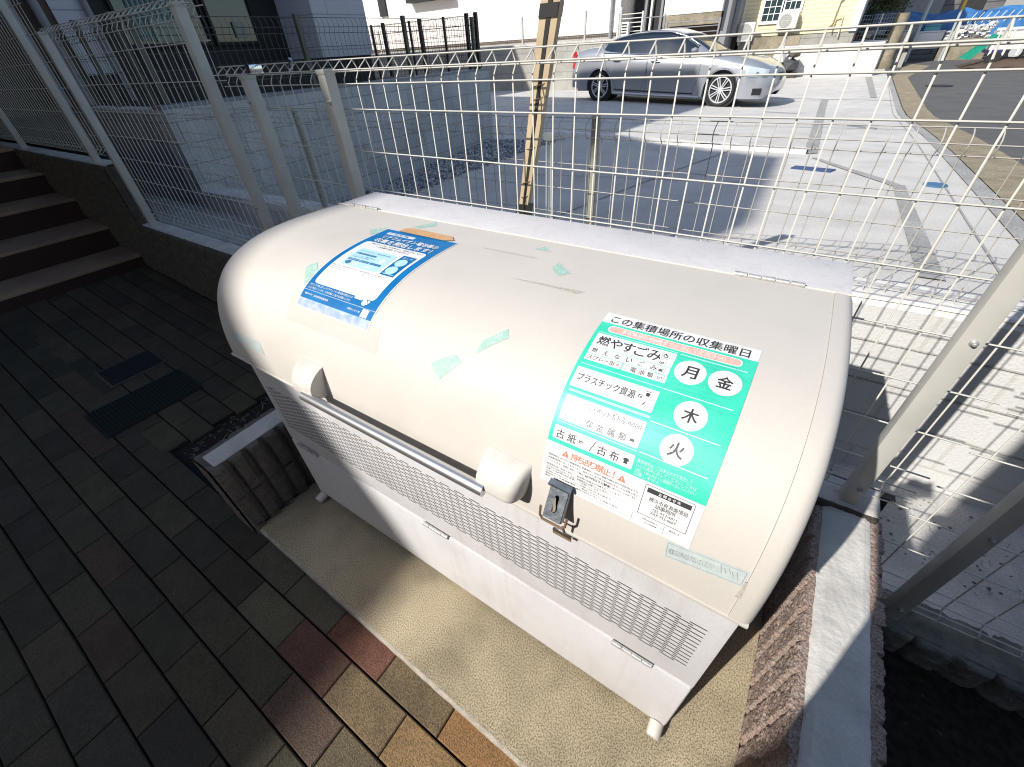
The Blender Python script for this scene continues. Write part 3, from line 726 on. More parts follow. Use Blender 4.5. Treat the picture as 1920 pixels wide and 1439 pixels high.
# bar handle
bar = MB(); bar.tube([(.515, -.078, .9135), (1.135, -.078, .9185)], .0142, 20); bar.build('handle_bar', M['steel'], bin_, 60)
def bracket(cx, flipx, name='handle_bracket'):
    g = MB(); nu, nv = 20, 16
    hw = .052
    def f(u, v):       # u along x, v down the profile (0 top .. 1 bottom)
        x = -hw + 2 * hw * u
        s = .672 + (.762 - .672) * v
        e = max(0.0, 1 - abs(2 * u - 1) ** 5) ** .5
        if flipx * (2 * u - 1) > 0: e = max(e, 0.93) if True else e   # flat inner side towards the bar
        prof = (math.sin(min(1, v * 1.6) * math.pi / 2) ** .8) * (1 if v < .80 else math.cos((v - .80) / .20 * math.pi / 2 * .96) ** .5)
        h = .050 * e * prof
        return LP(cx + x * (1 - (.22 * (v) ** 3 if flipx * (2 * u - 1) < 0 else 0)), s, h + .0005)
    g.grid(f, nu, nv)
    # close to the lid at both sides
    for uu in (0.0, 1.0):
        vs = []; 
        for j in range(nv + 1):
            p = Vector(f(uu, j / nv)); q = LP(p.x, .672 + (.762 - .672) * j / nv, -.004); vs += [p, q]
        g.add(vs, [(2 * j, 2 * j + 1, 2 * j + 3, 2 * j + 2) for j in range(nv)])
    return g.build(name, M['bracket'], bin_, 45)
bracket(.502, 1); bracket(1.165, -1)
# toggle latch
g = MB()
nvec = Vector((0, -.99, .13)); 
c0 = LP(1.288, .705, .012)
axx = Vector((.022, 0, 0)); dn = Vector((0, -.012, -.036))
lt = MB()
pl = [LP(1.268, .682, .010), LP(1.306, .682, .010), LP(1.306, .745, .034), LP(1.268, .745, .034)]
nn = (pl[1] - pl[0]).cross(pl[3] - pl[0]).normalized()
if nn.y > 0: nn = -nn
lt.add([p for p in pl] + [p + nn * .003 for p in pl], [(0, 1, 2, 3), (7, 6, 5, 4), (0, 1, 5, 4), (1, 2, 6, 5), (2, 3, 7, 6), (3, 0, 4, 7)])
for a, b in ((0, 3), (1, 2)):
    lt.add([pl[a], pl[b], pl[b] - nn * .016, pl[a] - nn * .008, pl[a] + Vector((.0015, 0, 0)), pl[b] + Vector((.0015, 0, 0)), pl[b] - nn * .016 + Vector((.0015, 0, 0)), pl[a] - nn * .008 + Vector((.0015, 0, 0))],
           [(0, 1, 2, 3), (7, 6, 5, 4), (0, 1, 5, 4), (1, 2, 6, 5), (2, 3, 7, 6), (3, 0, 4, 7)])
lt.obox((pl[0] + pl[1]) / 2 + nn * .004 + Vector((0, .002, .004)), (.023, 0, 0), (0, .006, .001), (0, 0, .003))
latch = lt.build('latch', M['zinc'], bin_, 30)
g = MB(); cS = (pl[0] + pl[1] + pl[2] + pl[3]) / 4 + nn * .0034; dS = (pl[2] - pl[1]).normalized(); sX = Vector((1, 0, 0))
pts_ = []
for k in range(16):
    a = 2 * math.pi * k / 16; pts_.append(cS + sX * .0045 * math.cos(a) + dS * (.014 * (1 if math.sin(a) > 0 else -1) + .005 * math.sin(a)))
g.add(pts_, [tuple(range(16))]); g.build('latch_slot', M['slot'], latch)
g = MB(); g.obox(cS + nn * .003, sX * .0022 + dS * -.003, dS * .013 + sX * .003, nn * .002); g.build('latch_staple', M['chrome'], latch, 30)
g = MB(); a = pl[3] - nn * .006; b = pl[2] - nn * .006
g.tube([a + Vector((-.008, 0, .022)), a + Vector((-.009, -.002, -.006)), a + Vector((-.002, -.004, -.012)), b + Vector((.002, -.004, -.012)), b + Vector((.009, -.002, -.004)), b + Vector((.011, 0, .020))], .0026, 8)
g.tube([b + Vector((.003, 0, -.012)), b + Vector((.005, .006, -.04))], .0026, 8)
g.build('latch_bail', M['wire'], latch, 60)
g = MB(); g.box(1.266, 1.312, -.018, .0, .786, .796, bev=.002); g.box(1.266, 1.312, -.019, -.014, .792, .806, bev=.0015); g.tube([(1.268, -.012, .808), (1.312, -.012, .806)], .004, 10); g.box(1.27, 1.30, -.006, .0, .77, .80, bev=.002)
g.build('latch_keeper', M['chrome'], bin_, 30)

# ------------------------------------------------------------------ papers on the lid
def patch(g, poly, off, mi=0, step=.012):
    """flat polygon given in (x, s) laid on the lid's curve"""
    bm = bmesh.new(); vs = [bm.verts.new((p[0], p[1], 0)) for p in poly]; bm.faces.new(vs)
    s0 = min(p[1] for p in poly); s1 = max(p[1] for p in poly); s = math.floor(s0 / step) * step + step
    while s < s1:
        bmesh.ops.bisect_plane(bm, geom=list(bm.verts) + list(bm.edges) + list(bm.faces), plane_co=(0, s, 0), plane_no=(0, 1, 0)); s += step
    bm.verts.index_update()
    g.add([LP(v.co.x, v.co.y, off) for v in bm.verts], [[v.index for v in f.verts] for f in bm.faces], mi); bm.free()
class Poster:
    def __init__(s, root, x0, s0, w_, h_): s.r = root; s.x0 = x0; s.s0 = s0; s.w = w_; s.h = h_; s.layers = {}
    def L(s, name, m_, lev, parent=None):
        key = name
        if key not in s.layers: s.layers[key] = (MB(), m_, lev, parent)
        return s.layers[key]
    def poly(s, name, m_, lev, pts):
        g, _, lv, _p = s.L(name, m_, lev); patch(g, [(s.x0 + p[0] * s.w, s.s0 + p[1] * s.h) for p in pts], .0009 + .00028 * lv)
    def rect(s, name, m_, lev, u0, v0, u1, v1, r=0.0):
        if r <= 0: return s.poly(name, m_, lev, [(u0, v0), (u1, v0), (u1, v1), (u0, v1)])
        ru = r; rv = r * s.w / s.h; pts = []
        for (cu, cv, a0) in ((u1 - ru, v0 + rv, -90), (u1 - ru, v1 - rv, 0), (u0 + ru, v1 - rv, 90), (u0 + ru, v0 + rv, 180)):
            for k in range(5):
                a = R(a0 + 90 * k / 4); pts.append((cu + ru * math.cos(a), cv + rv * math.sin(a)))
        s.poly(name, m_, lev, pts)
    def ell(s, name, m_, lev, cu, cv, ru, n=40, ri=None):
        rv = ru * s.w / s.h
        s.poly(name, m_, lev, [(cu + ru * math.cos(2 * math.pi * k / n), cv + rv * math.sin(2 * math.pi * k / n)) for k in range(n)])
    def text(s, name, m_, lev, txt, u0, u1, vc, hv, bold=0.012, spread=False):
        """spans u0..u1, centred at vc, glyph height hv (as fraction of the poster height)"""
        g, _, lv, _p = s.L(name, m_, lev)
        if spread:
            n = len(txt); cw = (u1 - u0 - hv * s.h / s.w) / max(1, n - 1)
            for i, ch in enumerate(txt):
                em = hv * s.h / s.w; ins = em * .42 if ch in '！!' else 0
                s.text(name, m_, lev, ch, u0 + cw * i + ins, u0 + cw * i + em - ins, vc, hv, bold)
            return
        vs, fs = text_mesh(txt)
        if not vs: return
        a0 = min(v[0] for v in vs); a1 = max(v[0] for v in vs); b0 = min(v[1] for v in vs); b1 = max(v[1] for v in vs)
        flat_ = [((u0 + (v[0] - a0) / (a1 - a0) * (u1 - u0)) * s.w + s.x0, s.s0 + (vc - ((v[1] - b0) / (b1 - b0) - .5) * hv) * s.h) for v in vs]
        if hv * s.h > .0065:
            bm = bmesh.new(); bv = [bm.verts.new((p[0], p[1], 0)) for p in flat_]
            for f in fs:
                try: bm.faces.new([bv[i_] for i_ in f])
                except ValueError: pass
            y0 = min(p[1] for p in flat_); y1 = max(p[1] for p in flat_); q = math.floor(y0 / .006) * .006 + .006
            while q < y1:
                bmesh.ops.bisect_plane(bm, geom=list(bm.verts) + list(bm.edges) + list(bm.faces), plane_co=(0, q, 0), plane_no=(0, 1, 0)); q += .006
            bm.verts.index_update(); flat_ = [(v.co.x, v.co.y) for v in bm.verts]; fs = [[v.index for v in f.verts] for f in bm.faces]; bm.free()
        e = bold * hv * s.h * .9
        shifts = [(0, 0)] if e < .00006 else [(-e, 0), (e, 0), (0, -e), (0, e), (0, 0)]
        for k, (dx, dy) in enumerate(shifts):
            g.add([LP(p[0] + dx, p[1] + dy, .0009 + .00028 * lv + .00004 * k) for p in flat_], fs)
    def line(s, name, m_, lev, u0, v0, u1, v1, th):
        d = Vector(((u1 - u0) * s.w, (v1 - v0) * s.h)); n_ = Vector((-d.y, d.x)).normalized() * th / 2; a = Vector((u0 * s.w, v0 * s.h)); b = Vector((u1 * s.w, v1 * s.h))
        s.poly(name, m_, lev, [((q.x) / s.w, (q.y) / s.h) for q in (a + n_, b + n_, b - n_, a - n_)])
    def ring(s, name, m_, lev, u0, v0, u1, v1, th=.0012):
        for a in ((u0, v0, u1, v0), (u1, v0, u1, v1), (u1, v1, u0, v1), (u0, v1, u0, v0)): s.line(name, m_, lev, *a, th)
    def finish(s):
        for k, (g, m_, lv, p) in s.layers.items():
            if g.v: g.build(k.rsplit('_', 1)[0] if k.startswith('white_circle_') else k, m_, s.r)

t = thing('poster', 'white and teal collection-day poster with four white circles, right half of the lid', 'poster', tuple(LP(1.38, .49)))
P = Poster(t, 1.238, .294, .286, .397)
P.rect('paper_sheet', M['white_paper'], 0, 0, 0, 1, 1)
P.rect('teal_field', M['teal'], 1, 0, .082, 1, .772)
P.text('heading', M['ink'], 2, 'この集積場所の収集曜日', .055, .945, .045, .058, .014)
P.rect('pill_outline', M['tealw'], 2, .072, .096, .925, .146, .03)
P.rect('pink_pill', M['pink'], 3, .08, .100, .917, .142, .028)
P.text('pill_writing', M['white_paper'], 4, '各収集日の朝8時までに出してください！', .17, .83, .121, .027, .02)
for (u0, v0, u1, v1) in ((.028, .168, .563, .256), (.030, .2585, .563, .301), (.032, .3035, .283, .342), (.289, .3035, .565, .342), (.022, .388, .562, .492), (.033, .535, .560, .655), (.029, .685, .564, .751)):
    P.rect('white_boxes', M['white_paper'], 2, u0, v0, u1, v1, .006)
P.text('category_writing', M['ink'], 3, '燃やすごみ', .055, .478, .211, .058, .018, spread=True)
P.text('category_writing', M['ink'], 3, '燃えないごみ', .052, .486, .280, .027, .008, spread=True)
P.text('category_writing', M['ink'], 3, 'スプレー缶', .048, .235, .322, .025, .008)
P.text('category_writing', M['ink'], 3, '電池類', .342, .484, .323, .026, .008, spread=True)
P.text('category_writing', M['ink'], 3, 'プラスチック資源', .05, .435, .437, .040, .012)
P.text('faded_writing', M['inkg'], 3, '・ペットボトル', .235, .443, .563, .034, .014)
P.text('very_faded_writing', M['inkf'], 3, '缶・びん', .061, .225, .563, .032, .006)
P.text('faded_writing', M['inkg'], 3, 'な金属類', .215, .478, .629, .034, .014, spread=True)
P.text('very_faded_writing', M['inkf'], 3, '小さ', .052, .185, .629, .030, .006, spread=True)
P.text('category_writing', M['ink'], 3, '古紙', .05, .19, .722, .042, .012, spread=True)
P.text('category_writing', M['ink'], 3, '古布', .337, .475, .722, .042, .012, spread=True)
P.line('category_writing', M['ink'], 3, .290, .746, .315, .695, .0014)
# little pictogram frames and drawings
ic = [(.505, .198), (.500, .240), (.512, .283), (.255, .323), (.525, .323), (.505, .415), (.500, .462), (.515, .628), (.225, .720), (.520, .722)]
for i, (u, v) in enumerate(ic):
    P.ring('pictogram_frames', M['inkf'], 3, u - .024, v - .017, u + .024, v + .017, .0005)
def squig(name, m_, pts, th): 
    for a, b in zip(pts, pts[1:]): P.line(name, m_, 4, *a, *b, th)
squig('pictograms', M['ink'], [(.495, .204), (.490, .196), (.503, .186), (.507, .196), (.514, .192), (.517, .203), (.508, .209), (.497, .206)], .0014)
squig('pictograms', M['inkg'], [(.485, .246), (.490, .236), (.498, .243), (.505, .234), (.514, .243), (.490, .248)], .0009)
squig('pictograms', M['ink'], [(.497, .276), (.527, .292)], .0008); squig('pictograms', M['ink'], [(.527, .275), (.497, .292)], .0008)
squig('pictograms', M['ink'], [(.500, .286), (.512, .278), (.524, .286), (.505, .289)], .0014)
squig('pictograms', M['inkg'], [(.247, .330), (.255, .316), (.263, .318), (.257, .332)], .0008)
squig('pictograms', M['inkg'], [(.512, .318), (.512, .330), (.524, .330), (.526, .319), (.538, .316), (.537, .328)], .0008)
P.poly('pictograms', M['ink'], 4, [(.492, .410), (.518, .410), (.514, .427), (.496, .427)]); P.line('pictograms', M['ink'], 4, .490, .404, .520, .404, .001)
squig('pictograms', M['ink'], [(.494, .470), (.507, .455)], .0016)
squig('pictograms', M['inkg'], [(.455, .428), (.475, .428), (.475, .441), (.455, .441), (.455, .428), (.475, .441)], .0009)
for du in (0, .02, .04):
    squig('pictograms', M['inkf'], [(.485 + du, .572), (.490 + du, .558), (.500 + du, .558), (.497 + du, .573), (.485 + du, .572)], .0009)
squig('pictograms', M['inkf'], [(.462, .568), (.470, .556), (.478, .568), (.462, .568)], .0009)
P.ring('pictogram_frames', M['inkf'], 3, .482, .548, .548, .580, .0005)
P.poly('pictograms', M['inkg'], 4, [(.500, .634), (.503, .622), (.527, .622), (.530, .634)])
squig('pictograms', M['ink'], [(.212, .716), (.220, .722), (.228, .716), (.236, .722), (.222, .728), (.212, .722)], .0012)
P.poly('pictograms', M['ink'], 4, [(.505, .712), (.514, .709), (.526, .709), (.535, .712), (.538, .721), (.531, .722), (.531, .735), (.509, .735), (.509, .722), (.502, .721)])
for (cu, cv, ch) in ((.675, .248, '月'), (.873, .250, '金'), (.768, .447, '木'), (.763, .600, '火')):
    P.ell('white_circle_' + ch, M['white_paper'], 2, cu, cv, .091)
    P.text('day_writing', M['ink'], 3, ch, cu - .042, cu + .042, cv, .062, .026)
P.ring('fine_lines', M['pink'], 3, .715, .562, .812, .640, .0005)
for (u0, u1, v) in ((.572, .962, .3665), (.575, .965, .5235), (.575, .965, .6625), (.578, .965, .1620)):
    P.line('fine_lines_white', M['tealw'], 2, u0, v, u1, v, .0016)
for (u0, u1, v) in ((.03, .565, .3665), (.03, .565, .5080), (.03, .565, .5135), (.03, .565, .6650), (.02, .563, .1590)):
    P.line('fine_lines_white', M['tealw'], 2, u0, v, u1, v, .0012)
rw = random.Random(5)
for k in range(34):        # wrinkle lines drawn thin and dark across the flat sheet
    v = .15 + .6 * k / 34 + rw.uniform(-.006, .006); u0 = .57 + rw.uniform(0, .05); u1 = .99 - rw.uniform(0, .1)
    if rw.random() < .3: u0 = rw.uniform(.6, .8)
    P.line('wrinkles', M['inkg'], 4, u0, v, u1, v + rw.uniform(-.004, .006), .00022)
for (a, tx, u1) in ((.700, '集積場所は、ごみを出す方で協力して', .90), (.720, 'いつも清潔に出してください。ごみは', .93), (.740, '分別して朝８時までに集積所へ出してください', .935), (.757, '収集しません', .74)):
    P.text('small_white_writing', M['tealw'], 3, tx, .585, u1, a, .016, .004)
P.text('red_heading', M['redp'], 2, '持ち去り禁止！', .185, .50, .806, .034, .02, spread=True)
for u in (.148, .530):
    P.poly('warning_triangles', M['redp'], 2, [(u - .026, .822), (u, .790), (u + .026, .822)]); P.text('warning_marks', M['white_paper'], 3, '!', u - .003, u + .003, .811, .016, .01)
fine = ['集積場所に出された廃棄物及び資源物は、市民の皆様が横浜市の行政回収または', '資源集団回収に出したものであり、指定された者以外の者が持ち去ることは条例で禁止', 'されています。条例に違反した場合、']
for i, tx in enumerate(fine):
    P.text('fine_writing', M['inkg'], 2, tx, .032, [.645, .648, .30][i], .838 + .0165 * i, .0105, .002)
P.text('bold_fine_writing', M['ink'], 2, '20万円以下の罰金', .305, .475, .871, .013, .02)
P.text('fine_writing', M['inkg'], 2, 'に処されることがあります。', .48, .645, .871, .0105, .002)
fine2 = [('集積場所等の巡回を強化し、監視等の実施及び指導を行っています。', .55), ('持ち去り行為を見かけた方は、情報提供をお願いいたします。', .47), ('収集した古紙等は再生資源として活用しています。', .42), ('分別区分や出し方について、お問い合わせは下記まで', .50), ('事務所または資源循環局へご連絡ください。', .43), ('違反した場合は二千円の過料が科されることがあります。', .56)]
for i, (tx, u1) in enumerate(fine2):
    P.text('fine_writing', M['inkf'], 2, tx, .032, u1, .892 + .0135 * i, .0088, 0.0)
for v in (.884, .912, .978): P.line('fine_rules', M['inkf'], 2, .03, v, .62, v, .0004)
P.ring('contact_frame', M['inkg'], 2, .672, .783, .955, .932, .0009)
P.rect('contact_bar', M['ink'], 2, .688, .794, .940, .816)
P.text('contact_heading', M['white_paper'], 3, 'お問合せ先', .755, .880, .805, .013, .02, spread=True)
P.text('contact_writing', M['ink'], 2, '横浜市資源循環局', .712, .935, .843, .022, .006)
P.text('contact_writing', M['ink'], 2, '旭事務所', .755, .875, .866, .022, .006, spread=True)
P.text('contact_writing', M['ink'], 2, 'TEL 953-4811', .745, .890, .8895, .0135, .006)
P.text('contact_writing', M['ink'], 2, 'FAX 953-6669', .745, .890, .907, .0135, .006)
P.text('footer_writing', M['inkg'], 2, 'MIctionary', .71, .80, .952, .012, .004)
P.text('footer_writing', M['inkg'], 2, 'ごみ分別辞典', .71, .80, .968, .008, 0)
P.text('footer_writing', M['inkg'], 2, '横浜市ごみ', .87, .93, .952, .010, .002)
for u in (.645, .84): P.line('fine_rules', M['inkf'], 2, u, .945, u, .985, .0006)
P.finish()

t = thing('poster', 'blue framed lithium battery collection poster, left half of the lid', 'poster', tuple(LP(.565, .33)))
P = Poster(t, .42, .134, .292, .396)
P.rect('white_margin', M['white_paper'], 0, 0, 0, 1, 1)
P.rect('blue_field', M['blue'], 1, .012, .008, .988, .935)
P.rect('blue_faded_strip', M['bluegrey'], 1, .012, .9355, .988, .994)
P.rect('white_panel', M['white_paper'], 2, .075, .262, .910, .808, .045)
P.rect('white_pill', M['white_paper'], 2, .11, .062, .505, .100, .018)
P.text('pill_writing', M['dblue'], 3, '小型家電・', .14, .47, .081, .018, .01)
P.text('heading_shadow', M['dblue'], 2, 'リチウムイオン電池等の', .155, .905, .152, .056, .05)
P.text('heading_shadow', M['dblue'], 2, '収集を開始します！', .135, .905, .224, .062, .05)
P.text('heading', M['white_paper'], 3, 'リチウムイオン電池等の', .15, .90, .147, .056, .03)
P.text('heading', M['white_paper'], 3, '収集を開始します！', .13, .90, .218, .062, .03)
P.text('panel_writing', M['inkg'], 3, '「燃えないごみ」の収集日に、透明な袋に入れて', .17, .88, .285, .018, .008)
P.text('panel_writing', M['inkg'], 3, '一つの袋で出してください！', .27, .72, .315, .022, .008)
P.rect('light_blue_panel', M['lblue'], 3, .155, .370, .672, .592, .05)
P.text('panel_blue_writing', M['dblue'], 4, 'リチウムイオン電池等の例', .19, .60, .403, .015, .01)
P.rect('panel_bars', M['dblue'], 4, .19, .430, .46, .450, .01); P.rect('panel_bars', M['dblue'], 4, .18, .510, .33, .532, .01); P.rect('panel_bars', M['dblue'], 4, .34, .510, .47, .532, .01); P.rect('panel_bars', M['dblue'], 4, .48, .510, .63, .532, .01)
for (a, b, c, tx) in ((.20, .45, .440, 'モバイルバッテリー'), (.19, .32, .521, '加熱式'), (.35, .46, .521, '電子たばこ'), (.49, .62, .521, 'ハンディファン')): P.text('bar_writing', M['white_paper'], 5, tx, a, b, c, .012, .004)
P.text('panel_blue_writing', M['dblue'], 4, 'スマートフォン・電動工具など', .19, .48, .470, .011, 0); P.text('panel_blue_writing', M['dblue'], 4, '充電池を含む製品', .19, .42, .488, .011, 0)
for (cu, cv, r_) in ((.585, .470, .035), (.60, .468, .018), (.32, .560, .022), (.36, .562, .02), (.50, .565, .018), (.54, .567, .016)): P.ell('product_drawings', M['white_paper'] if r_ != .018 else M['tealw'], 4, cu, cv, r_, 16)
P.ell('blue_drawing', M['bluedisc'], 4, .235, .558, .032, 9); P.ell('blue_drawing', M['bluedisc'], 4, .205, .560, .016, 7)
P.rect('dark_blue_panel', M['dblue'], 3, .708, .345, .880, .592)
P.text('dark_panel_writing', M['lblue'], 4, '出し方', .735, .855, .372, .022, .01); P.rect('dark_panel_writing', M['white_paper'], 4, .725, .572, .865, .578)
for cv in (.437, .532): P.ell('pale_discs', M['lblue'], 4, .788, cv, .062); P.text('disc_drawing', M['tealw'], 5, '◎', .76, .815, cv, .022, 0)
P.text('dark_panel_writing', M['white_paper'], 4, '＋', .775, .80, .484, .014, .01)
P.text('panel_writing', M['inkg'], 3, '※膨張、変形した電池は収集できません。区役所等の回収ボックスをご利用ください', .09, .84, .614, .009, 0)
for i, v in enumerate((.632, .648, .668, .69, .72, .745)): P.text('ghost_writing', M['white_paper'] if i > 2 else M['inkf'], 3, '回収場所等はホームページをご覧ください', .10, .70, v, .007, 0) if i < 2 else None
P.text('bottom_writing', M['white_paper'], 2, '燃やすごみ等に混入したリチウムイオン電池等が原因による', .05, .65, .825, .017, .012)
P.text('bottom_writing', M['white_paper'], 2, '火災が発生しています。分別収集にご協力をお願いします。', .045, .65, .850, .017, .012)
P.line('white_rule', M['white_paper'], 2, .0, .8705, 1.0, .8705, .0009)
P.text('bottom_writing', M['white_paper'], 2, '横浜市', .052, .165, .899, .013, .02); P.text('bottom_writing', M['white_paper'], 2, '資源循環局業務課', .185, .395, .901, .015, .012)
P.text('bottom_writing', M['white_paper'], 2, '詳細はこちら ▶', .665, .825, .903, .015, .012)
P.rect('white_square', M['white_paper'], 2, .845, .876, .925, .930)
P.ell('bubbles', M['white_paper'], 3, .80, .800, .030, 18); P.ell('bubbles', M['white_paper'], 3, .815, .835, .030, 18); P.ell('bubbles', M['white_paper'], 3, .86, .822, .014, 12); P.ell('bubbles', M['white_paper'], 3, .85, .838, .008, 10); P.rect('bubbles', M['white_paper'], 3, .67, .806, .775, .826, .01)
for k in range(10): P.ell('pale_drawing', M['lblue'], 4, .77 + .012 * (k % 5) * 1.4 + .003 * k, .785 + .011 * (k // 3), .007, 8)
P.finish()

def sticker(name, label, cat, polys, m_, off=.0007, group=None, extra=None):
    g = MB()
    for pl_ in polys: patch(g, pl_, off)
    cx = sum(p[0] for p in polys[0]) / len(polys[0]); cs = sum(p[1] for p in polys[0]) / len(polys[0])
    o = g.build(name, m_, loc=tuple(LP(cx, cs))); tag(o, label, cat, group); return o
MT = 'torn mint tape pieces on the lid'
sticker('tape_piece', 'mint tape strip at the upper left corner of the blue poster', 'tape', [[(.408, .1963), (.3704, .1652), (.404, .1323), (.4376, .1387)]], M['mint'], group=MT)
sticker('tape_piece', 'mint tape strip between the blue poster and the left lid hinge', 'tape', [[(.4813, .0828), (.5038, .0319), (.5121, .0074), (.5416, .038), (.5058, .0888)]], M['mint'], group=MT)
sticker('tape_piece', 'mint tape piece half under the blue poster at its left side', 'tape', [[(.412, .470), (.3637, .4123), (.3857, .3884), (.424, .4169)]], M['mint'], group=MT)
sticker('tape_piece', 'squarish torn mint tape piece above the middle of the bar handle', 'tape', [[(.9243, .5452), (.9687, .5145), (.985, .509), (1.0025, .5212), (.9607, .5721), (.945, .562)]], M['mint'], group=MT)
sticker('tape_piece', 'pointed mint tape piece in the middle of the lid beside the squarish one', 'tape', [[(1.0259, .4938), (1.0266, .4613), (1.0657, .4163), (1.0798, .436), (1.058, .4585)]], M['mint'], group=MT)
sticker('tape_piece', 'small triangular mint tape scrap near the back edge of the lid', 'tape', [[(.9283, .0742), (.9433, .0417), (.9791, .0699)]], M['mint'], group=MT)
sticker('tape_piece', 'crumpled mint and grey tape scrap behind the teal poster', 'tape', [[(1.0322, .163), (1.0317, .1259), (1.0873, .17), (1.066, .1979)]], M['mint'], group=MT)
sticker('tape_strip', 'tan tape strip holding the top edge of the blue poster', 'tape', [[(.478, .112), (.500, .100), (.662, .104), (.688, .128), (.660, .142), (.474, .140)]], M['orange'], off=.0032)
sticker('clear_tape', 'wide clear tape along the bottom edge of the blue poster', 'tape', [[(.3875, .5079), (.7507, .5119), (.7594, .5754), (.391, .5775)]], M['cleartape'], off=.0034)
sticker('tape_residue', 'long brown smear of old glue in the middle of the lid', 'residue', [[(.9694, .2537), (1.1152, .251), (1.1592, .2383), (1.1442, .2558), (1.0565, .2454)]], M['residue'])
sticker('tape_residue', 'thin pale glue line right of the blue poster', 'residue', [[(.7934, .128), (.9717, .1262), (.9709, .130), (.80, .1315)]], M['residue'], off=.0005)
sl = sticker('faded_sticker', 'long faded grey-blue sticker below the teal poster at the lid edge', 'sticker', [[(1.4882, .6948), (1.6140, .6787), (1.6140, .7161), (1.4928, .7335)]], M['palelabel'])
g = MB()
def rot_line(a, b, th):
    d = Vector((b[0] - a[0], b[1] - a[1])); n_ = Vector((-d.y, d.x)).normalized() * th / 2
    patch(g, [(a[0] + n_.x, a[1] + n_.y), (b[0] + n_.x, b[1] + n_.y), (b[0] - n_.x, b[1] - n_.y), (a[0] - n_.x, a[1] - n_.y)], .0011)
vs, fs = text_mesh('収集日以外は出さないでください', .0)
a0 = min(v[0] for v in vs); a1 = max(v[0] for v in vs); b0 = min(v[1] for v in vs); b1 = max(v[1] for v in vs)
g.add([LP(1.497 + (v[0] - a0) / (a1 - a0) * .070, .7215 - .012 * ((v[0] - a0) / (a1 - a0)) - (v[1] - b0) / (b1 - b0) * .014, .0011) for v in vs], fs)
for k in range(5): rot_line((1.575 + .006 * k, .690 + .003 * (k % 2)), (1.580 + .006 * k, .708 - .004 * (k % 3)), .0008)
for q in (((1.492, .698), (1.611, .683)), ((1.611, .683), (1.611, .713)), ((1.611, .713), (1.495, .729)), ((1.495, .729), (1.492, .698))): rot_line(*q, .0007)
g.build('faded_writing', M['inkf'], sl)
sticker('faded_sticker', 'faded pale blue sticker at the left front corner of the lid', 'sticker', [[(.0673, .6963), (.2424, .6888), (.2522, .7314), (.0724, .7349)]], M['palelabel'])
g = MB()      # brown crack in the sealant at the lower right of the lid
patch(g, [(1.6135, .70), (1.618, .70), (1.619, .742), (1.611, .742)], .003); g.build('sealant_stain', M['residue'], bin_)

# ================================================================== FENCES
def wire_x(g, x0, x1, y, z, r=.0026, n=6): g.tube([(x0, y, z), (x1, y, z)], r, n)
def panel(root, x0, x1, zb, zt, pitch, xref, m_, y=.84, rails=None, name='wire_panel'):
    g = MB()
    # cross-section of the upright wires: hooked foot, straight run, triangular head
    sec = [(y - .038, zb + .045), (y - .036, zb + .012), (y - .006, zb + .034), (y + .0, zb + .05), (y + .0, zt - .063), (y + .020, zt - .036), (y + .002, zt - .003), (y - .036, zt - .029)]
    k0 = int(math.ceil((x0 + .01 - xref) / pitch)); k1 = int(math.floor((x1 - .01 - xref) / pitch))
    for k in range(k0, k1 + 1):
        x = xref + k * pitch; g.tube([(x + .0012 * math.sin(k * 7.3), p[0], p[1]) for p in sec], .0023, 6)
    o = .005
    for (yy, zz) in ((y - .038, zb + .048), (y - .034, zb + .008), (y + .001 - o, zb + .054), (y + .022, zt - .038), (y + .002, zt - .001), (y - .037, zt - .031), (y - o, zt - .076)): wire_x(g, x0, x1, yy, zz)
    z = zt - .158
    while z > zb + .09: wire_x(g, x0, x1, y - o, z); z -= .1495
    return g.build(name, m_, root, 60)
def post(root, x, y, z0, z1, m_, w_=.047, d_=.05, bolts=(), cap=True):
    g = MB(); g.box(x - w_ / 2, x + w_ / 2, y - d_ / 2, y + d_ / 2, z0, z1, bev=.006); 
    o = g.build('post', m_, root, 30)
    if cap: g = MB(); g.box(x - w_ / 2 - .002, x + w_ / 2 + .002, y - d_ / 2 - .002, y + d_ / 2 + .002, z1 - .012, z1 + .004, bev=.003); g.build('post_cap', M['ptape'], o, 30)
    for (dx, zb_) in bolts:
        g = MB(); g.lathe([(.0085, 0), (.0085, .003), (.005, .005), (.0046, .011), (.003, .0125)], (x + dx, y - d_ / 2 + .0, zb_), Vector((0, -1, 0)), 16); g.build('bolt', M['hinge'], o, 40)
    return o
t = thing('mesh_fence', 'beige wire mesh fence panel right behind the bin', 'fence', (.5, .84, .42))
panel(t, -1.03, 2.075, .447, 1.628, .07128, .0029, M['fence'])
post(t, 1.9275, .790, .415, 1.64, M['fencep'], bolts=((.004, 1.05), (.006, .50)))
post(t, -.175, .790, .41, 1.598, M['fencep'], bolts=((.012, 1.50),))
post(t, -.725, .790, .41, 1.590, M['fencep'], bolts=((-.01, 1.50),))
g = MB(); g.box(-.735, -.70, .80, .86, 1.595, 1.63, bev=.004); g.tube([(-.45, .83, 1.60), (-.43, .83, 1.64)], .008, 8); g.build('clamp', M['chrome'], t, 30)
t = thing('mesh_fence', 'taller beige wire mesh fence panel in shade, left of the bin', 'fence', (-2.0, .84, .62))
panel(t, -3.10, -1.0, .69, 1.883, .07128, .0029, M['fence'])
post(t, -1.075, .790, .60, 1.855, M['fencep'], bolts=((0, 1.0),)); post(t, -2.93, .790, .62, 1.855, M['fencep'], bolts=((.0, .72),))
t = thing('mesh_fence', 'beige wire mesh fence panel above the steps at the far left', 'fence', (-5.0, .84, 1.07))
panel(t, -9.3, -3.14, 1.13, 2.32, .07128, .0029, M['fence'])
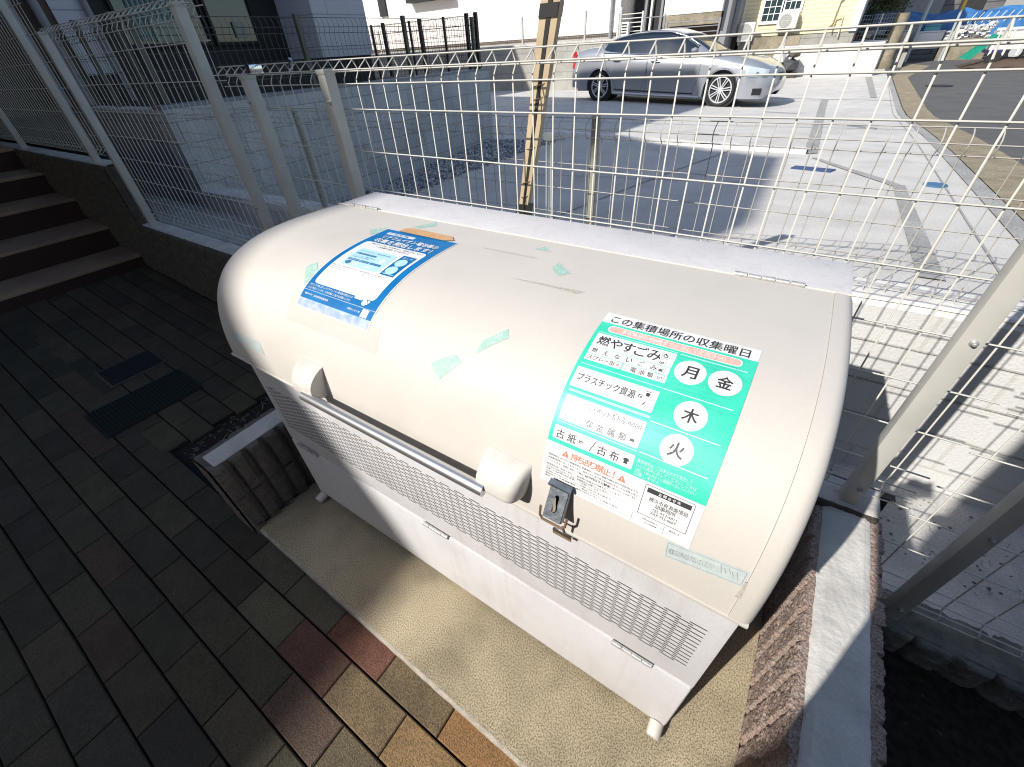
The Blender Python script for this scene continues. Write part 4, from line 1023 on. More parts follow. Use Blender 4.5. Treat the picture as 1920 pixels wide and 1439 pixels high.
for x in (-3.36, -5.3, -7.3, -9.2): post(t, x, .790, 1.07, 2.30, M['fencep'], bolts=((0, 1.2),))
t = thing('mesh_fence', 'low beige wire mesh fence panel at the lower right, beyond the corner post', 'fence', (3.0, .84, -.04))
panel(t, 2.10, 4.2, -.012, 1.16, .105, 2.145, M['fence'])
post(t, 2.232, .780, -.05, 1.15, M['fencep'], bolts=((.006, .50), (0, .04)))
post(t, 4.1, .780, -.05, 1.15, M['fencep'])

# neighbour's low fence on the retaining wall
t = thing('low_mesh_fence', 'low tan mesh fence with curled top on the retaining wall behind', 'fence', (0, 1.70, .7))
g = MB(); y = 1.70; x = -3.88
def nz0(x): return WT(x)
sec = [(y + .012, 1.343), (y - .012, 1.335), (y - .032, 1.318), (y - .036, 1.300), (y - .026, 1.275), (y - .004, 1.262), (y, 1.250)]
k = 0
while x < 3.4:
    zb = max(nz0(x) + .0, .60); sx = [(x, p[0], p[1]) for p in sec] + [(x, y, .775), (x, y - .022, .752), (x, y - .026, .735), (x, y - .004, .700)]
    g.tube(sx, .0021, 6); x += .0732
for (yy, zz) in ((y + .010, 1.345), (y - .034, 1.303), (y - .004, 1.264), (y - .004, 1.142), (y - .004, 1.020), (y - .004, .892), (y - .004, .774), (y - .026, .730), (y - .004, .698)): wire_x(g, -3.9, 3.4, yy, zz, .0024)
g.build('wire_panel', M['nfence'], t, 60)
for x in (-3.93, -1.93, .535, 2.75): post(t, x, 1.735, nz0(x) - .1, 1.357, M['npost'], .040, .028)
g = MB(); g.tube([(.30, 1.66, .70), (.30, 1.66, 1.255)], .006, 8); g.tube([(.325, 1.665, .70), (.325, 1.665, 1.255)], .006, 8); g.box(.285, .34, 1.65, 1.68, 1.25, 1.285, bev=.003); g.build('panel_joint', M['pole_g'], t, 40)

# wooden stake pair standing behind the fence
t = thing('wooden_stake', 'pair of pale wooden slats bound with black tape, leaning behind the fence', 'stake', (.56, .95, 1.0))
A0 = Vector((.575, .95, 1.00)); B0 = Vector((.733, .95, 1.80)); dv = (B0 - A0); 
def along(tt, dx, dy): 
    c = A0 + dv * tt; w_ = .45 + .6 * tt; return c + Vector((dx * w_, dy, 0))
g = MB()
for sgn in (-1, 1):
    def slat(sgn=sgn):
        vs = []
        for tt in (.14, 1.3):
            ww = .45 + .55 * tt
            for (dx, dy) in ((.008 if sgn > 0 else -.034, -.012), (.034 if sgn > 0 else -.008, -.012), (.034 if sgn > 0 else -.008, .012), (.008 if sgn > 0 else -.034, .012)):
                vs.append(A0 + dv * tt + Vector((dx * ww, dy, 0)))
        return vs
    g = MB(); g.add(slat(), [(3, 2, 1, 0), (4, 5, 6, 7), (0, 1, 5, 4), (1, 2, 6, 5), (2, 3, 7, 6), (3, 0, 4, 7)]); g.build('slat', M['wood'], t)
g = MB(); g.add([A0 + dv * t_ + Vector((a * (.45 + .55 * t_), b, 0)) for t_ in (.13, 1.28) for a, b in ((-.006, -.0145), (.009, -.0145), (.009, .013), (-.006, .013))], [(3, 2, 1, 0), (4, 5, 6, 7), (0, 1, 5, 4), (1, 2, 6, 5), (2, 3, 7, 6), (3, 0, 4, 7)]); g.build('core_strip', M['btape'], t, 60)
g = MB(); g.obox(A0 + dv * .885, (.031, 0, 0), (0, .016, 0), dv.normalized() * .016); g.build('upper_tape', M['btape'], t)
g = MB(); g.obox(A0 + dv * .09, (.027, 0, 0), (0, .018, 0), dv.normalized() * .09); g.build('lower_tape', M['btape'], t)
for tt in (.235, .44, .62, .665, .30):
    c = A0 + dv * tt; ww = (.45 + .55 * tt) * .036
    g = MB(); g.tube([c + Vector((ww * math.cos(a), .014 * math.sin(a) * 1.2, .006 * math.cos(a))) for a in [R(18 * k) for k in range(21)]], .0013, 5, cap=False); g.build('wire_tie', M['wire'], t, 60)

# small painted lids / discs on the lot
def flat(name, label, cat, poly, m_, dz=.012):
    g = MB(); top = [(p[0], p[1], G(*p) + dz) for p in poly]; n = len(poly)
    g.add([(p[0], p[1], G(*p) - .01) for p in poly] + top, [tuple(range(n, 2 * n))] + [(i, (i + 1) % n, n + (i + 1) % n, n + i) for i in range(n)])
    c = poly[0]; o = g.build(name, m_, loc=(c[0], c[1], G(*c))); return tag(o, label, cat)
flat('wheel_mark', 'dark blue painted bar on the sunlit concrete lot', 'marking', [(1.29, 4.80), (1.62, 4.60), (1.66, 4.72), (1.32, 4.92)], M['bluepaint'])
flat('valve_cover', 'small round blue cover in the lot concrete near the kerb', 'cover', [(2.31 + .075 * math.cos(a), 4.18 + .085 * math.sin(a)) for a in [R(20 * k) for k in range(18)]], M['bluedisc'])
flat('wheel_mark', 'faint short grey mark nearest the kerb far up the lot', 'marking', [(1.70, 8.95), (2.05, 8.4), (2.08, 8.55), (1.73, 9.1)], M['trimg'])
flat('wheel_mark', 'faint thin grey mark in front of the parked car', 'marking', [(.15, 11.6), (.85, 11.4), (.86, 11.5), (.16, 11.72)], M['trimg'])
flat('manhole_cover', 'flat round manhole cover in the asphalt road', 'cover', [(3.75 + .32 * math.cos(a), 18.8 + .32 * math.sin(a)) for a in [R(20 * k) for k in range(18)]], M['darkwall'])
# ================================================================== THE NEIGHBOUR'S PLOT (left rear)
t = thing('block_wall', 'tall shaded grey block wall running away beside the gravel', 'wall', (-3.95, 4.3, .3))
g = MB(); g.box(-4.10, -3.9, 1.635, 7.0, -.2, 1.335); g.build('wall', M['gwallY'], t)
g = MB(); g.box(-4.105, -3.895, 1.63, 7.005, 1.335, 1.365, bev=.004); g.build('coping', M['trimg'], t)
t = thing('block_wall', 'shaded grey block wall with pale coping along the steps, far left', 'wall', (-7, 1.7, .3))
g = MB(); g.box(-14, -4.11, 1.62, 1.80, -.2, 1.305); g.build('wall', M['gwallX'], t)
g = MB(); g.box(-14, -4.112, 1.61, 1.81, 1.305, 1.335, bev=.004); g.build('coping', M['mortar'], t)
g = MB(); g.box(-14, -4.12, 1.81, 6.98, -.2, 1.27); struct(g, 'terrace_ground', M['splitd'])
# dark fences on it
def dark_fence(name, label, P0, P1, zb, zt, pitch, posts_, m_, hook=True, pw=.05):
    t = thing(name, label, 'fence', tuple(P0) + (zb,)); a = Vector((*P0, 0)); b = Vector((*P1, 0)); L = (b - a).length; d = (b - a) / L; nrm = Vector((d.y, -d.x, 0))
    g = MB(); n = int(L / pitch)
    for k in range(n + 1):
        p = a + d * (k * pitch)
        if hook: g.tube([p + Vector((0, 0, zb + .05)), p + Vector((0, 0, zt - .14)), p + nrm * .025 + Vector((0, 0, zt - .11)), p + nrm * .032 + Vector((0, 0, zt - .06)), p + Vector((0, 0, zt))], .0028, 4)
        else: g.tube([p + Vector((0, 0, zb + .05)), p + Vector((0, 0, zt))], .0028, 4)
    zz = [zt, zt - .085, zt - .14] if hook else [zt]
    z = zz[-1] - .13
    while z > zb + .05: zz.append(z); z -= .13
    for z in zz: g.tube([a + Vector((0, 0, z)), b + Vector((0, 0, z))], .003, 4)
    g.build('wire_panel', m_, t)
    for q in posts_:
        p = a + d * (L * q); g = MB(); g.box(p.x - pw / 2, p.x + pw / 2, p.y - pw / 2, p.y + pw / 2, zb - .05, zt + .03, bev=.004); g.build('post', m_, t)
    return t
M['olive'] = mat('olive_fence', (0.09, 0.09, 0.065), 0.5)
dark_fence('dark_mesh_fence', 'dark mesh fence with curled top on the tall grey block wall', (-4.02, 1.75), (-4.02, 6.95), 1.33, 2.02, .0733, (.0, .33, .66, .965), M['olive'])
dark_fence('dark_mesh_fence', 'dark mesh fence with curled top on the far left coped wall', (-4.12, 1.72), (-10.5, 1.72), 1.30, 2.03, .0733, (0.02, .16, .5, .85), M['olive'])
# gate-like dark brown fences further back
dark_fence('brown_fence', 'dark brown fence with thick posts crossing the terrace end', (-4.03, 6.90), (-9.5, 6.90), 1.34, 2.08, .055, (0.0, .035, .232, .405), M['dfence'], hook=False, pw=.055)
dark_fence('brown_fence', 'dark brown mesh fence standing just behind the thick-posted fence', (-4.9, 7.7), (-10, 7.7), .30, 2.12, .05, (.1, .28, .5), M['dfence'], hook=False, pw=.04)
# house with the dark recess
t = thing('neighbour_house', 'shaded grey house with a dark recessed terrace door and curtains', 'house', (-7, 4, 1.3))
g = MB(); g.box(-12, -6.0, 5.20, 6.30, 1.655, 5.6); g.build('wall', M['siding_g'], t)
g = MB(); g.box(-12, -6.0, 1.86, 2.16, 1.62, 5.6); g.build('wall', M['siding_g'], t)
g = MB(); g.box(-11.9, -6.02, .9, 1.86, 1.3, 5.6); g.build('side_wall', M['brownwall'], t)
g = MB(); g.box(-12, -6.05, 1.9, 6.28, 1.2, 1.655); g.box(-12, -6.9, 2.16, 5.20, 1.66, 5.6); g.build('recess_wall', M['darkwall'], t)
g = MB(); g.box(-12.4, -5.6, .6, 6.8, 5.6, 5.8); g.build('roof', M['roofm'], t)
for (y0, y1, n) in ((2.75, 3.92, 'a'), (3.96, 4.72, 'b')):
    g = MB()
    for (a, b, c, d_) in ((y0, y1, 1.88, 1.92), (y0, y0 + .04, 1.92, 4.0), (y1 - .04, y1, 1.92, 4.0), (y0, y1, 4.0, 4.04)): g.box(-6.90, -6.84, a, b, c, d_)
    f = g.build('window', M['black'], t)
    g = MB(); g.box(-6.895, -6.88, y0 + .04, y1 - .04, 1.92, 4.0); g.build('pane', M['glass'], f)
    if n == 'a':
        g = MB(); g.grid(lambda u, v: (-6.87 + .018 * math.sin(u * 60), 2.95 + .62 * u, 1.95 + 2.0 * v), 60, 1); g.build('curtain', M['curtain'], f, 60)
        g = MB(); g.box(-6.868, -6.85, 3.15, 3.52, 1.94, 2.18); g.build('panel', M['cardboard'], f)
    else:
        g = MB(); g.box(-6.868, -6.85, 4.32, 4.52, 1.97, 2.16); g.build('panel', M['cardboard'], f)
g = MB(); g.tube([(-5.95, 2.18, 1.35), (-5.95, 2.18, 5.5)], .035, 10)
g.build('downpipe', M['trimg'], t, 60)
g = MB(); g.tube([(-5.93, 1.72, 1.35), (-5.93, 1.72, 5.5)], .045, 10); g.tube([(-5.93, 1.50, 1.35), (-5.93, 1.50, 5.5)], .03, 10)
g.build('downpipe', M['bluegrey'] if False else M['lblue'] if False else M['trimg'], t, 60)

# ================================================================== FAR SIDE OF THE LOT
t = thing('pale_wall', 'pale concrete retaining wall behind the parked silver car', 'wall', (-11, 17, .2))
g = MB(); g.box(-26, -5.4, 17.0, 17.3, -.2, 1.62); g.build('wall', M['pwall'], t)
g = MB(); g.box(-26, -5.38, 16.98, 17.32, 1.62, 1.68, bev=.01); g.build('coping', M['mortar'], t)
g = MB(); g.box(-26, -5.6, 17.3, 22.0, -.2, 1.58); struct(g, 'upper_yard', M['lot'])
dark_fence('grey_mesh_fence', 'thin grey mesh fence on top of the pale retaining wall', (-5.6, 17.15), (-22, 17.15), 1.62, 2.45, .10, (0, .08, .16, .24, .40, .56, .72), mat('grey_mesh', (.45, .44, .42), .5), hook=False, pw=.06)

t = thing('white_house', 'large sunlit white house with a dark awning, behind the parked car', 'house', (-15, 22, 1.6))
g = MB(); g.box(-30, -7.62, 22.0, 29, 1.9, 8.5); g.build('wall', M['siding_w'], t)
g = MB(); g.box(-30, -7.60, 22.02, 29, 1.3, 1.80); g.build('foundation', M['pwall'], t)
g = MB(); g.box(-30, -7.60, 21.98, 29, 1.80, 1.90); g.build('base_flashing', M['brownwall'], t)
g = MB(); g.box(-30.5, -7.2, 21.5, 29.5, 8.5, 8.8); g.build('roof', M['roofm'], t)
g = MB(); g.box(-7.72, -7.60, 21.97, 22.1, 1.9, 8.5); g.build('corner_trim', M['trimw'], t)
g = MB(); g.tube([(-7.97, 21.92, 1.6), (-7.97, 21.92, 8.4)], .07, 10); g.build('downpipe', M['trimg'], t, 60)
g = MB(); g.box(-19.6, -16.6, 21.55, 21.99, 3.72, 3.95); g.build('awning', M['black'], t)
g = MB(); g.box(-19.3, -16.9, 21.93, 21.995, 3.96, 5.2); f = g.build('window', M['black'], t)
g = MB(); g.box(-19.2, -17.0, 21.91, 21.928, 4.0, 5.1); g.build('pane', M['glass'], f)
g = MB(); g.box(-22.1, -21.55, 21.9, 21.99, 3.35, 4.9); g.build('vent_window', M['black'], t)

t = thing('second_house', 'white upper floor over a dark car port, beside the cream house', 'house', (-4.5, 22, .1))
g = MB(); g.box(-5.72, -3.46, 22.0, 30, 2.31, 8.5); g.build('upper_wall', M['siding_w'], t)
g = MB(); g.box(-5.62, -3.5, 22.6, 30, .1, 2.305); g.build('port_wall', M['brownwall'], t)
g = MB(); g.box(-5.72, -3.46, 22.02, 22.08, 1.95, 2.308); g.build('lintel', M['stonewall'], t)
g = MB(); g.box(-7.5, -5.74, 23.5, 30, .1, 8.5); g.build('alley_wall', M['darkwall'], t)
for (x, w_, m_) in ((-7.05, .14, 'trimg'), (-6.75, .08, 'trimw'), (-6.30, .10, 'trimg'), (-6.0, .22, 'acg')):
    g = MB(); g.box(x, x + w_, 23.3, 23.49, 1.6, 8.4); g.build('pipe', M[m_], t)
g = MB(); g.box(-3.44, -3.2, 22.3, 30, .1, 8.5); g.box(-3.18, -3.02, 23.1, 24.2, 1.5, 8.5); g.build('corner_post', M['trimg'], t)
g = MB(); g.box(-8.0, -2.9, 21.6, 30.5, 8.5, 8.8); g.build('roof', M['roofm'], t)
def railing(label, x0, x1, y, z0, z1, n, m_, group=None):
    t = thing('railing', label, 'railing', (x0, y, z0)); g = MB()
    for k in range(n): g.tube([(x0, y, z0 + (z1 - z0) * k / (n - 1)), (x1, y, z0 + (z1 - z0) * k / (n - 1))], .016, 5)
    g.build('bars', m_, t); g = MB()
    for x in (x0, x1): g.box(x - .03, x + .03, y - .03, y + .03, z0 - .4, z1 + .06)
    g.build('end_posts', m_, t)
railing('light slatted railing at the dark alley left of the second house', -7.5, -6.45, 21.6, 1.75, 2.45, 6, M['acw'])
railing('low grey gate rail across the alley and car port', -6.3, -5.45, 21.4, 1.72, 2.28, 2, M['trimg'])
railing('thin grey rail in front of the dark car port', -5.3, -3.3, 21.3, 1.55, 2.05, 4, M['trimg'])
t = thing('meter_box', 'white louvred box beside the alley railing', 'box', (-7.2, 21.4, 1.75))
g = MB(); g.box(-7.26, -6.92, 21.3, 21.5, 1.76, 2.20, bev=.01); g.build('case', M['trimw'], t)
g = MB()
for k in range(4): g.box(-7.20, -6.98, 21.28, 21.296, 1.83 + .09 * k, 1.87 + .09 * k)
g.build('louvres', M['darkwall'], t)
t = thing('black_post', 'short thick black post left of the cream house', 'post', (-3.15, 23.8, 1.5))
g = MB(); g.box(-3.26, -3.04, 23.7, 23.9, .1, 2.2, bev=.01); g.build('shaft', M['black'], t)
g = MB(); g.box(-3.40, -3.27, 23.7, 23.8, 1.6, 1.85, bev=.01); g.build('side_box', M['trimw'], t)

t = thing('cream_house', 'cream sided house with white lattice windows behind the block wall', 'house', (-1, 24, .1))
g = MB(); g.box(-2.98, .88, 24.0, 31, 1.45, 8.5); g.build('wall', M['siding_y'], t)
g = MB(); g.box(-2.95, 1.1, 24.03, 31, .1, 1.45); g.build('foundation', M['pwall'], t)
g = MB(); g.box(.88, 1.12, 23.95, 31, 1.45, 8.5); g.build('corner_trim', M['trimw'], t)
g = MB(); g.box(-3.06, -2.98, 23.95, 31, 1.45, 8.5); g.build('corner_trim', M['trimw'], t)
g = MB(); g.box(-3.5, 1.6, 23.5, 31.5, 8.5, 8.8); g.build('roof', M['roofm'], t)
def lattice(x0, x1, z0, z1, nx, nz_, y=24.0):
    g = MB()
    for (a, b, c, d_) in ((x0 - .09, x1 + .09, z0 - .10, z0), (x0 - .09, x1 + .09, z1, z1 + .08), (x0 - .09, x0, z0, z1), (x1, x1 + .09, z0, z1)): g.box(a, b, y - .06, y - .001, c, d_)
    f = g.build('window', M['trimw'], t)
    g = MB(); g.box(x0, x1, y - .02, y - .002, z0, z1); g.build('pane', M['glass'], f)
    g = MB()
    for k in range(1, nx): xx = x0 + (x1 - x0) * k / nx; g.box(xx - .012, xx + .012, y - .035, y - .021, z0, z1)
    for k in range(1, nz_): zz = z0 + (z1 - z0) * k / nz_; g.box(x0, x1, y - .0335, y - .0205, zz - .012, zz + .012)
    g.build('muntins', M['trimw'], f)
lattice(-2.27, -1.66, 1.92, 3.2, 3, 6); lattice(-1.52, -1.0, 2.23, 3.2, 3, 4)
def ac(label, x0, x1, z0, z1, y):
    a = thing('air_conditioner', label, 'air conditioner', (x0, y, z0), 'air conditioner units at the cream house')
    g = MB(); g.box(x0, x1, y, y + .3, z0, z1, bev=.015); g.build('casing', M['acw'], a, 30)
    h = (z1 - z0) * .43; cx = x0 + (x1 - x0) * .40; cz = (z0 + z1) / 2
    g = MB(); g.lathe([(h, 0), (h, .006)], (cx, y - .002, cz), Vector((0, -1, 0)), 24); g.build('fan_grille', M['acg'], a, 30)
    g = MB()
    for q in (.35, .6, .85): g.tube([(cx + h * q * math.cos(s_), y - .012, cz + h * q * math.sin(s_)) for s_ in [R(20 * k) for k in range(19)]], .006, 4, cap=False)
    g.tube([(cx - h, y - .012, cz), (cx + h, y - .012, cz)], .006, 4); g.build('guard', M['acw'], a)
    g = MB(); g.box(x0 + .05, x0 + .12, y + .02, y + .28, z0 - .12, z0); g.box(x1 - .12, x1 - .05, y + .02, y + .28, z0 - .12, z0); g.build('feet', M['acg'], a)
ac('air conditioner unit under the smaller lattice window', -1.62, -.92, 1.64, 2.14, 23.6)
ac('lower air conditioner unit by the black post, partly hidden', -2.92, -2.35, 1.32, 1.92, 23.3)
t2 = thing('wall_pipe', 'cream bent pipe on the cream house wall right of the air conditioner', 'pipe', (.35, 23.95, 1.5))
g = MB(); g.tube([(-.6, 23.93, 1.62), (.18, 23.93, 1.62), (.26, 23.93, 1.70), (.30, 23.93, 2.35), (.45, 23.93, 2.52), (.75, 23.93, 2.55)], .035, 8); g.tube([(.34, 23.93, 1.45), (.36, 23.93, 1.85), (.55, 23.93, 1.9), (.6, 23.93, 1.3)], .022, 6); g.build('pipe', M['siding_y'], t2, 60)
t = thing('block_wall', 'sunlit white block wall at the far end of the lot', 'wall', (.4, 23.3, .1))
g = MB(); g.box(-1.25, 2.16, 23.2, 23.4, -.1, 1.06); g.build('wall', M['wwall'], t)
g = MB(); g.box(-1.26, 2.17, 23.19, 23.41, 1.06, 1.10, bev=.005); g.build('coping', M['trimw'], t)
t = thing('stone_wall', 'weathered brown stone wall below the cream house windows', 'wall', (-1.5, 23.7, .1))
g = MB(); g.box(-2.33, -.62, 23.45, 23.58, .1, 1.42); g.build('wall', M['stonewall'], t)
t = thing('plastic_bag', 'white tied plastic bag lying at the end of the block wall', 'bag', (-1.08, 22.6, .8))
g = MB(); g.add([(-1.08 + p.x * .27 * (1 + .2 * nz(p.x * 3, p.y * 3, p.z * 3, 1)), 22.7 + p.y * .25, .78 + (p.z * .42 if p.z > 0 else p.z * .32)) for p in IV], IF); g.build('bag', M['bag'], t)
g = MB(); g.tube([(-1.08, 22.7, 1.15), (-1.02, 22.7, 1.3)], .04, 6, radii=[.05, .015]); g.build('tie', M['bag'], t)
for (lab, x, z, sx, sz, m_) in (('dark grey rounded boulder beside the white plastic bag', -.62, .50, .34, .26, 'roofm'), ('flat brown boulder on top behind the dark boulder', -.58, .84, .24, .10, 'splitd'), ('dark boulder half hidden left of the plastic bag', -.95, .42, .22, .22, 'darkwall')):
    g = MB(); g.add([(x + p.x * sx * (1 + .25 * nz(p.x * 2 + x, p.y * 2, p.z * 2, 1)), 22.7 + p.y * .3, z + p.z * sz) for p in IV], IF)
    o = g.build('boulder', M[m_], loc=(x, 22.7, z - sz)); tag(o, lab, 'rock', 'boulders at the end of the block wall')
g = MB(); g.box(-1.3, -.35, 22.45, 23.15, -.1, .28); tag(g.build('planter_kerb', M['splitd'], loc=(-.8, 22.8, .1)), 'low dark kerb under the boulders and bag', 'kerb')

# ------------------------------------------------------------------ right-hand background
def cargo_car(root, x0, x1, y, z0, hh, m_):
    L = x1 - x0; g = MB()
    prof = [(0, .28), (0, .75), (.04, .86), (.22, .92), (.34, 1.38), (.45, 1.46), (.85, 1.46), (.97, 1.0), (1, .85), (1, .28)]
    pts = [(x0 + L * p[0], z0 + p[1] * hh / 1.46) for p in prof]; n = len(pts); w_ = 1.7
    vs = []
    for (yy, ins) in ((y, 0.0), (y + w_, 0.0)):
        for (px_, pz_) in pts: vs.append((px_, yy + (0.14 if pz_ > z0 + hh * .66 else 0) * (1 if yy == y else -1), pz_))
    g.add(vs, [tuple(range(n)), tuple(range(n, 2 * n))] + [(i, (i + 1) % n, n + (i + 1) % n, n + i) for i in range(n)])
    g.build('body', m_, root, 30)
    g = MB(); yy = y + .10
    q = [(x0 + L * a, z0 + b * hh / 1.46) for a, b in ((.27, .96), (.37, 1.36), (.84, 1.38), (.93, 1.0))]
    g.add([(a, yy - .02, b) for a, b in q] + [(a, yy + .06, b) for a, b in q], [(0, 1, 2, 3), (4, 5, 6, 7), (0, 1, 5, 4), (1, 2, 6, 5), (2, 3, 7, 6), (3, 0, 4, 7)]); g.build('side_window', M['carglass'], root)
    for a in (.2, .8):
        g = MB(); g.lathe([(.31, 0), (.31, .2)], (x0 + L * a, y - .02, z0 + .31), Vector((0, 1, 0)), 20); w__ = g.build('wheel', M['tyre'], root, 40)
        g = MB(); g.lathe([(.19, 0), (.17, .02)], (x0 + L * a, y - .045, z0 + .31), Vector((0, 1, 0)), 16); g.build('rim', M['rim'], w__, 40)
c = thing('parked_car', 'black car behind a wire fence right of the cream house', 'car', (1.8, 28.5, .6))
g = MB(); g.box(.95, 2.6, 27.9, 32.2, .85, 1.42, bev=.10); g.build('body', M['blackcar'], c, 40)
g = MB(); g.add([(1.0, 28.0, 1.41), (2.55, 28.0, 1.41), (2.55, 31.2, 1.41), (1.0, 31.2, 1.41), (1.14, 28.5, 2.0), (2.41, 28.5, 2.0), (2.41, 30.8, 2.0), (1.14, 30.8, 2.0)], [(0, 1, 5, 4), (1, 2, 6, 5), (2, 3, 7, 6), (3, 0, 4, 7), (4, 5, 6, 7)]); g.build('cabin', M['blackcar'], c)
g = MB(); g.add([(1.12, 28.05, 1.46), (2.43, 28.05, 1.46), (2.33, 28.42, 1.93), (1.22, 28.42, 1.93)], [(0, 1, 2, 3)]); g.build('rear_window', M['carglass'], c)
for x in (1.0, 2.3):
    g = MB(); g.box(x, x + .22, 27.87, 27.91, 1.12, 1.26, bev=.02); g.build('tail_light', M['tail'], c)
    g = MB(); g.lathe([(.31, 0), (.31, .2)], (x, 28.8, .92), Vector((1, 0, 0)), 20); g.build('wheel', M['tyre'], c, 40)
g = MB(); g.box(.0, 3.2, 27.6, 33, .05, .60); struct(g, 'raised_parking', M['pwall'])
c = thing('parked_car', 'dark blue car at the right edge behind the white cart', 'car', (7, 28, .2)); cargo_car(c, 5.9, 9.8, 28.2, .15, 1.45, M['tarpd'])
dark_fence('white_wire_fence', 'white wire grid fence in front of the black parked car', (.95, 26.9), (2.35, 26.9), 1.05, 1.9, .09, (0.0, .62, 1.0), M['trimw'], hook=False, pw=.03)
t = thing('low_block_wall', 'white capped low wall under the wire grid fence', 'wall', (1.6, 26.9, .1)); g = MB(); g.box(.6, 2.3, 26.8, 27.1, -.1, 1.02); g.build('wall', M['wwall'], t); g = MB(); g.box(.58, 2.32, 26.75, 27.15, 1.02, 1.08); g.build('coping', M['trimw'], t)
t = thing('stone_pillar', 'orange brown rough stone pillar right of the black car', 'pillar', (2.4, 27, .1))
g = MB(); g.grid(lambda u, v: (2.5 + (.30 - .08 * v) * math.cos(u * 6.2832) * (1 + .12 * nz(u * 6, v * 6, 0, 1)), 27.0 + .25 * math.sin(u * 6.2832), .05 + 1.85 * v), 20, 14); g.build('stone', M['stonewall'], t)
rowbg = [('box', 'white grey appliance box standing by the road', 'box', 2.82, 3.30, 31.8, 32.3, .1, 1.30, 'acw'), ('box', 'white plastic crate lid leaning at the road side', 'box', 3.5, 4.55, 31.9, 32.1, .55, 1.22, 'trimw'), ('box', 'teal box stacked behind the white crate', 'box', 3.75, 4.35, 32.3, 32.8, .5, 1.44, 'tealp'), ('box', 'grey bin standing behind the appliance box', 'box', 3.0, 3.62, 32.5, 33, .1, 1.52, 'acg')]
for (n_, lab, cat, x0, x1, y0, y1, z0, z1, m_) in rowbg:
    t = thing(n_ + '_stack' if False else 'storage_box', lab, cat, (x0, y0, z0)); g = MB(); g.box(x0, x1, y0, y1, z0, z1 - .06, bev=.03); g.build('case', M[m_], t, 30); g = MB(); g.box(x0 - .02, x1 + .02, y0 - .02, y1 + .02, z1 - .058, z1, bev=.02); g.build('lid', M[m_], t, 30)
rb = random.Random(2)
g = MB()
for k in range(70):
    x = rb.uniform(4.7, 6.2); z = .85 + .5 * rb.random() * (1 if x > 5 else .6); r = rb.uniform(.07, .16)
    g.add([(x + p.x * r * rb.uniform(.7, 1.4), 31.9 + rb.uniform(-.2, .2) + p.y * r, z + p.z * r * .8) for p in IV], IF)
tag(g.build('white_bags', M['bag']), 'heap of crumpled white bags and pots under the blue tarp', 'bags', kind='stuff')
g = MB(); g.box(4.6, 6.3, 31.7, 32.4, .1, .88); tag(g.build('garden_shelf', M['stonewall'], loc=(5.4, 32, .1)), 'grey brown plank shelf carrying the heap of white bags', 'shelf')
t = thing('tarp_cover', 'big blue tarpaulin stretched over goods at the far right', 'tarp', (4.5, 33, 1))
g = MB(); g.grid(lambda u, v: (2.7 + 4.9 * u, 33.2 + .9 * v, 1.50 + .42 * v + .06 * math.sin(u * 17) + .06 * nz(u * 9, v * 5, 0, 1)), 50, 8); g.grid(lambda u, v: (2.7 + 4.9 * u, 33.2 - .02 * math.sin(u * 50), .9 + .60 * v + .06 * math.sin(u * 17) * v), 50, 3); g.build('sheet', M['tarp'], t, 60)
g = MB()
for k in range(11): g.tube([(4.9 + .24 * k, 31.5, 1.42), (5.08 + .24 * k, 31.5, 1.78)], .014, 5)
o = g.build('spikes', M['trimw'], loc=(5, 31.5, 1.4)); o.name = 'white_pickets'; tag(o, 'row of thin white slanting pickets before the blue tarp', 'pickets')
t = thing('green_mat', 'bright green mat leaning against the white cart', 'mat', (5.1, 26, .1))
g = MB(); g.add([(4.75, 26, .42), (5.12, 26.1, .36), (5.75, 26.3, 1.06), (5.45, 26.2, 1.10)] + [(4.75, 26.06, .42), (5.12, 26.16, .36), (5.75, 26.36, 1.06), (5.45, 26.26, 1.10)], [(0, 1, 2, 3), (7, 6, 5, 4), (0, 1, 5, 4), (1, 2, 6, 5), (2, 3, 7, 6), (3, 0, 4, 7)]); g.build('sheet', M['green'], t)
t = thing('cart', 'white slatted cart on brown earth at the right edge', 'cart', (6, 26.3, .1))
g = MB(); g.box(5.55, 7.3, 26.3, 27.0, .62, 1.18, bev=.02); g.build('body', M['acw'], t)
g = MB(); [g.box(5.6 + .38 * k, 5.66 + .38 * k, 26.26, 26.3, .45, 1.22) for k in range(5)]; g.box(5.5, 7.35, 26.25, 26.3, 1.2, 1.27); g.build('slats', M['trimw'], t)
for x in (5.8, 6.9): g = MB(); g.lathe([(.22, 0), (.22, .1)], (x, 26.2, .36), Vector((0, 1, 0)), 16); g.build('wheel', M['tyre'], t, 40)
g = MB(); g.grid(lambda u, v: (5.0 + 4 * u, 25.6 + 2.2 * v, .11 + .22 * math.sin(min(1, v * 2) * 1.57) * min(1, u * 4) + .03 * nz(u * 12, v * 9, 0, 1)), 30, 14); struct(g, 'earth_bank', M['brownwall'])
t = thing('utility_pole', 'pale grey leaning pole at the right background', 'pole', (3.5, 31, .1)); g = MB(); g.tube([(3.46, 31.2, .1), (3.50, 31.2, 6.5)], .075, 12); g.build('shaft', M['pole_g'], t, 60); g = MB(); g.box(3.40, 3.6, 31.08, 31.14, 2.6, 2.9); g.build('band', M['trimg'], t)
t = thing('utility_pole', 'thin yellow topped pole at the right background', 'pole', (4.8, 31, .1)); g = MB(); g.tube([(4.74, 31.2, .1), (4.70, 31.2, 1.9)], .05, 12); g.build('shaft', M['pole_g'], t, 60); g = MB(); g.tube([(4.70, 31.2, 1.9), (4.62, 31.2, 5)], .06, 12); g.build('yellow_sleeve', M['pole_y'], t, 60)
t = thing('back_house', 'grey shuttered house behind the blue tarpaulin', 'house', (6, 37, .1))
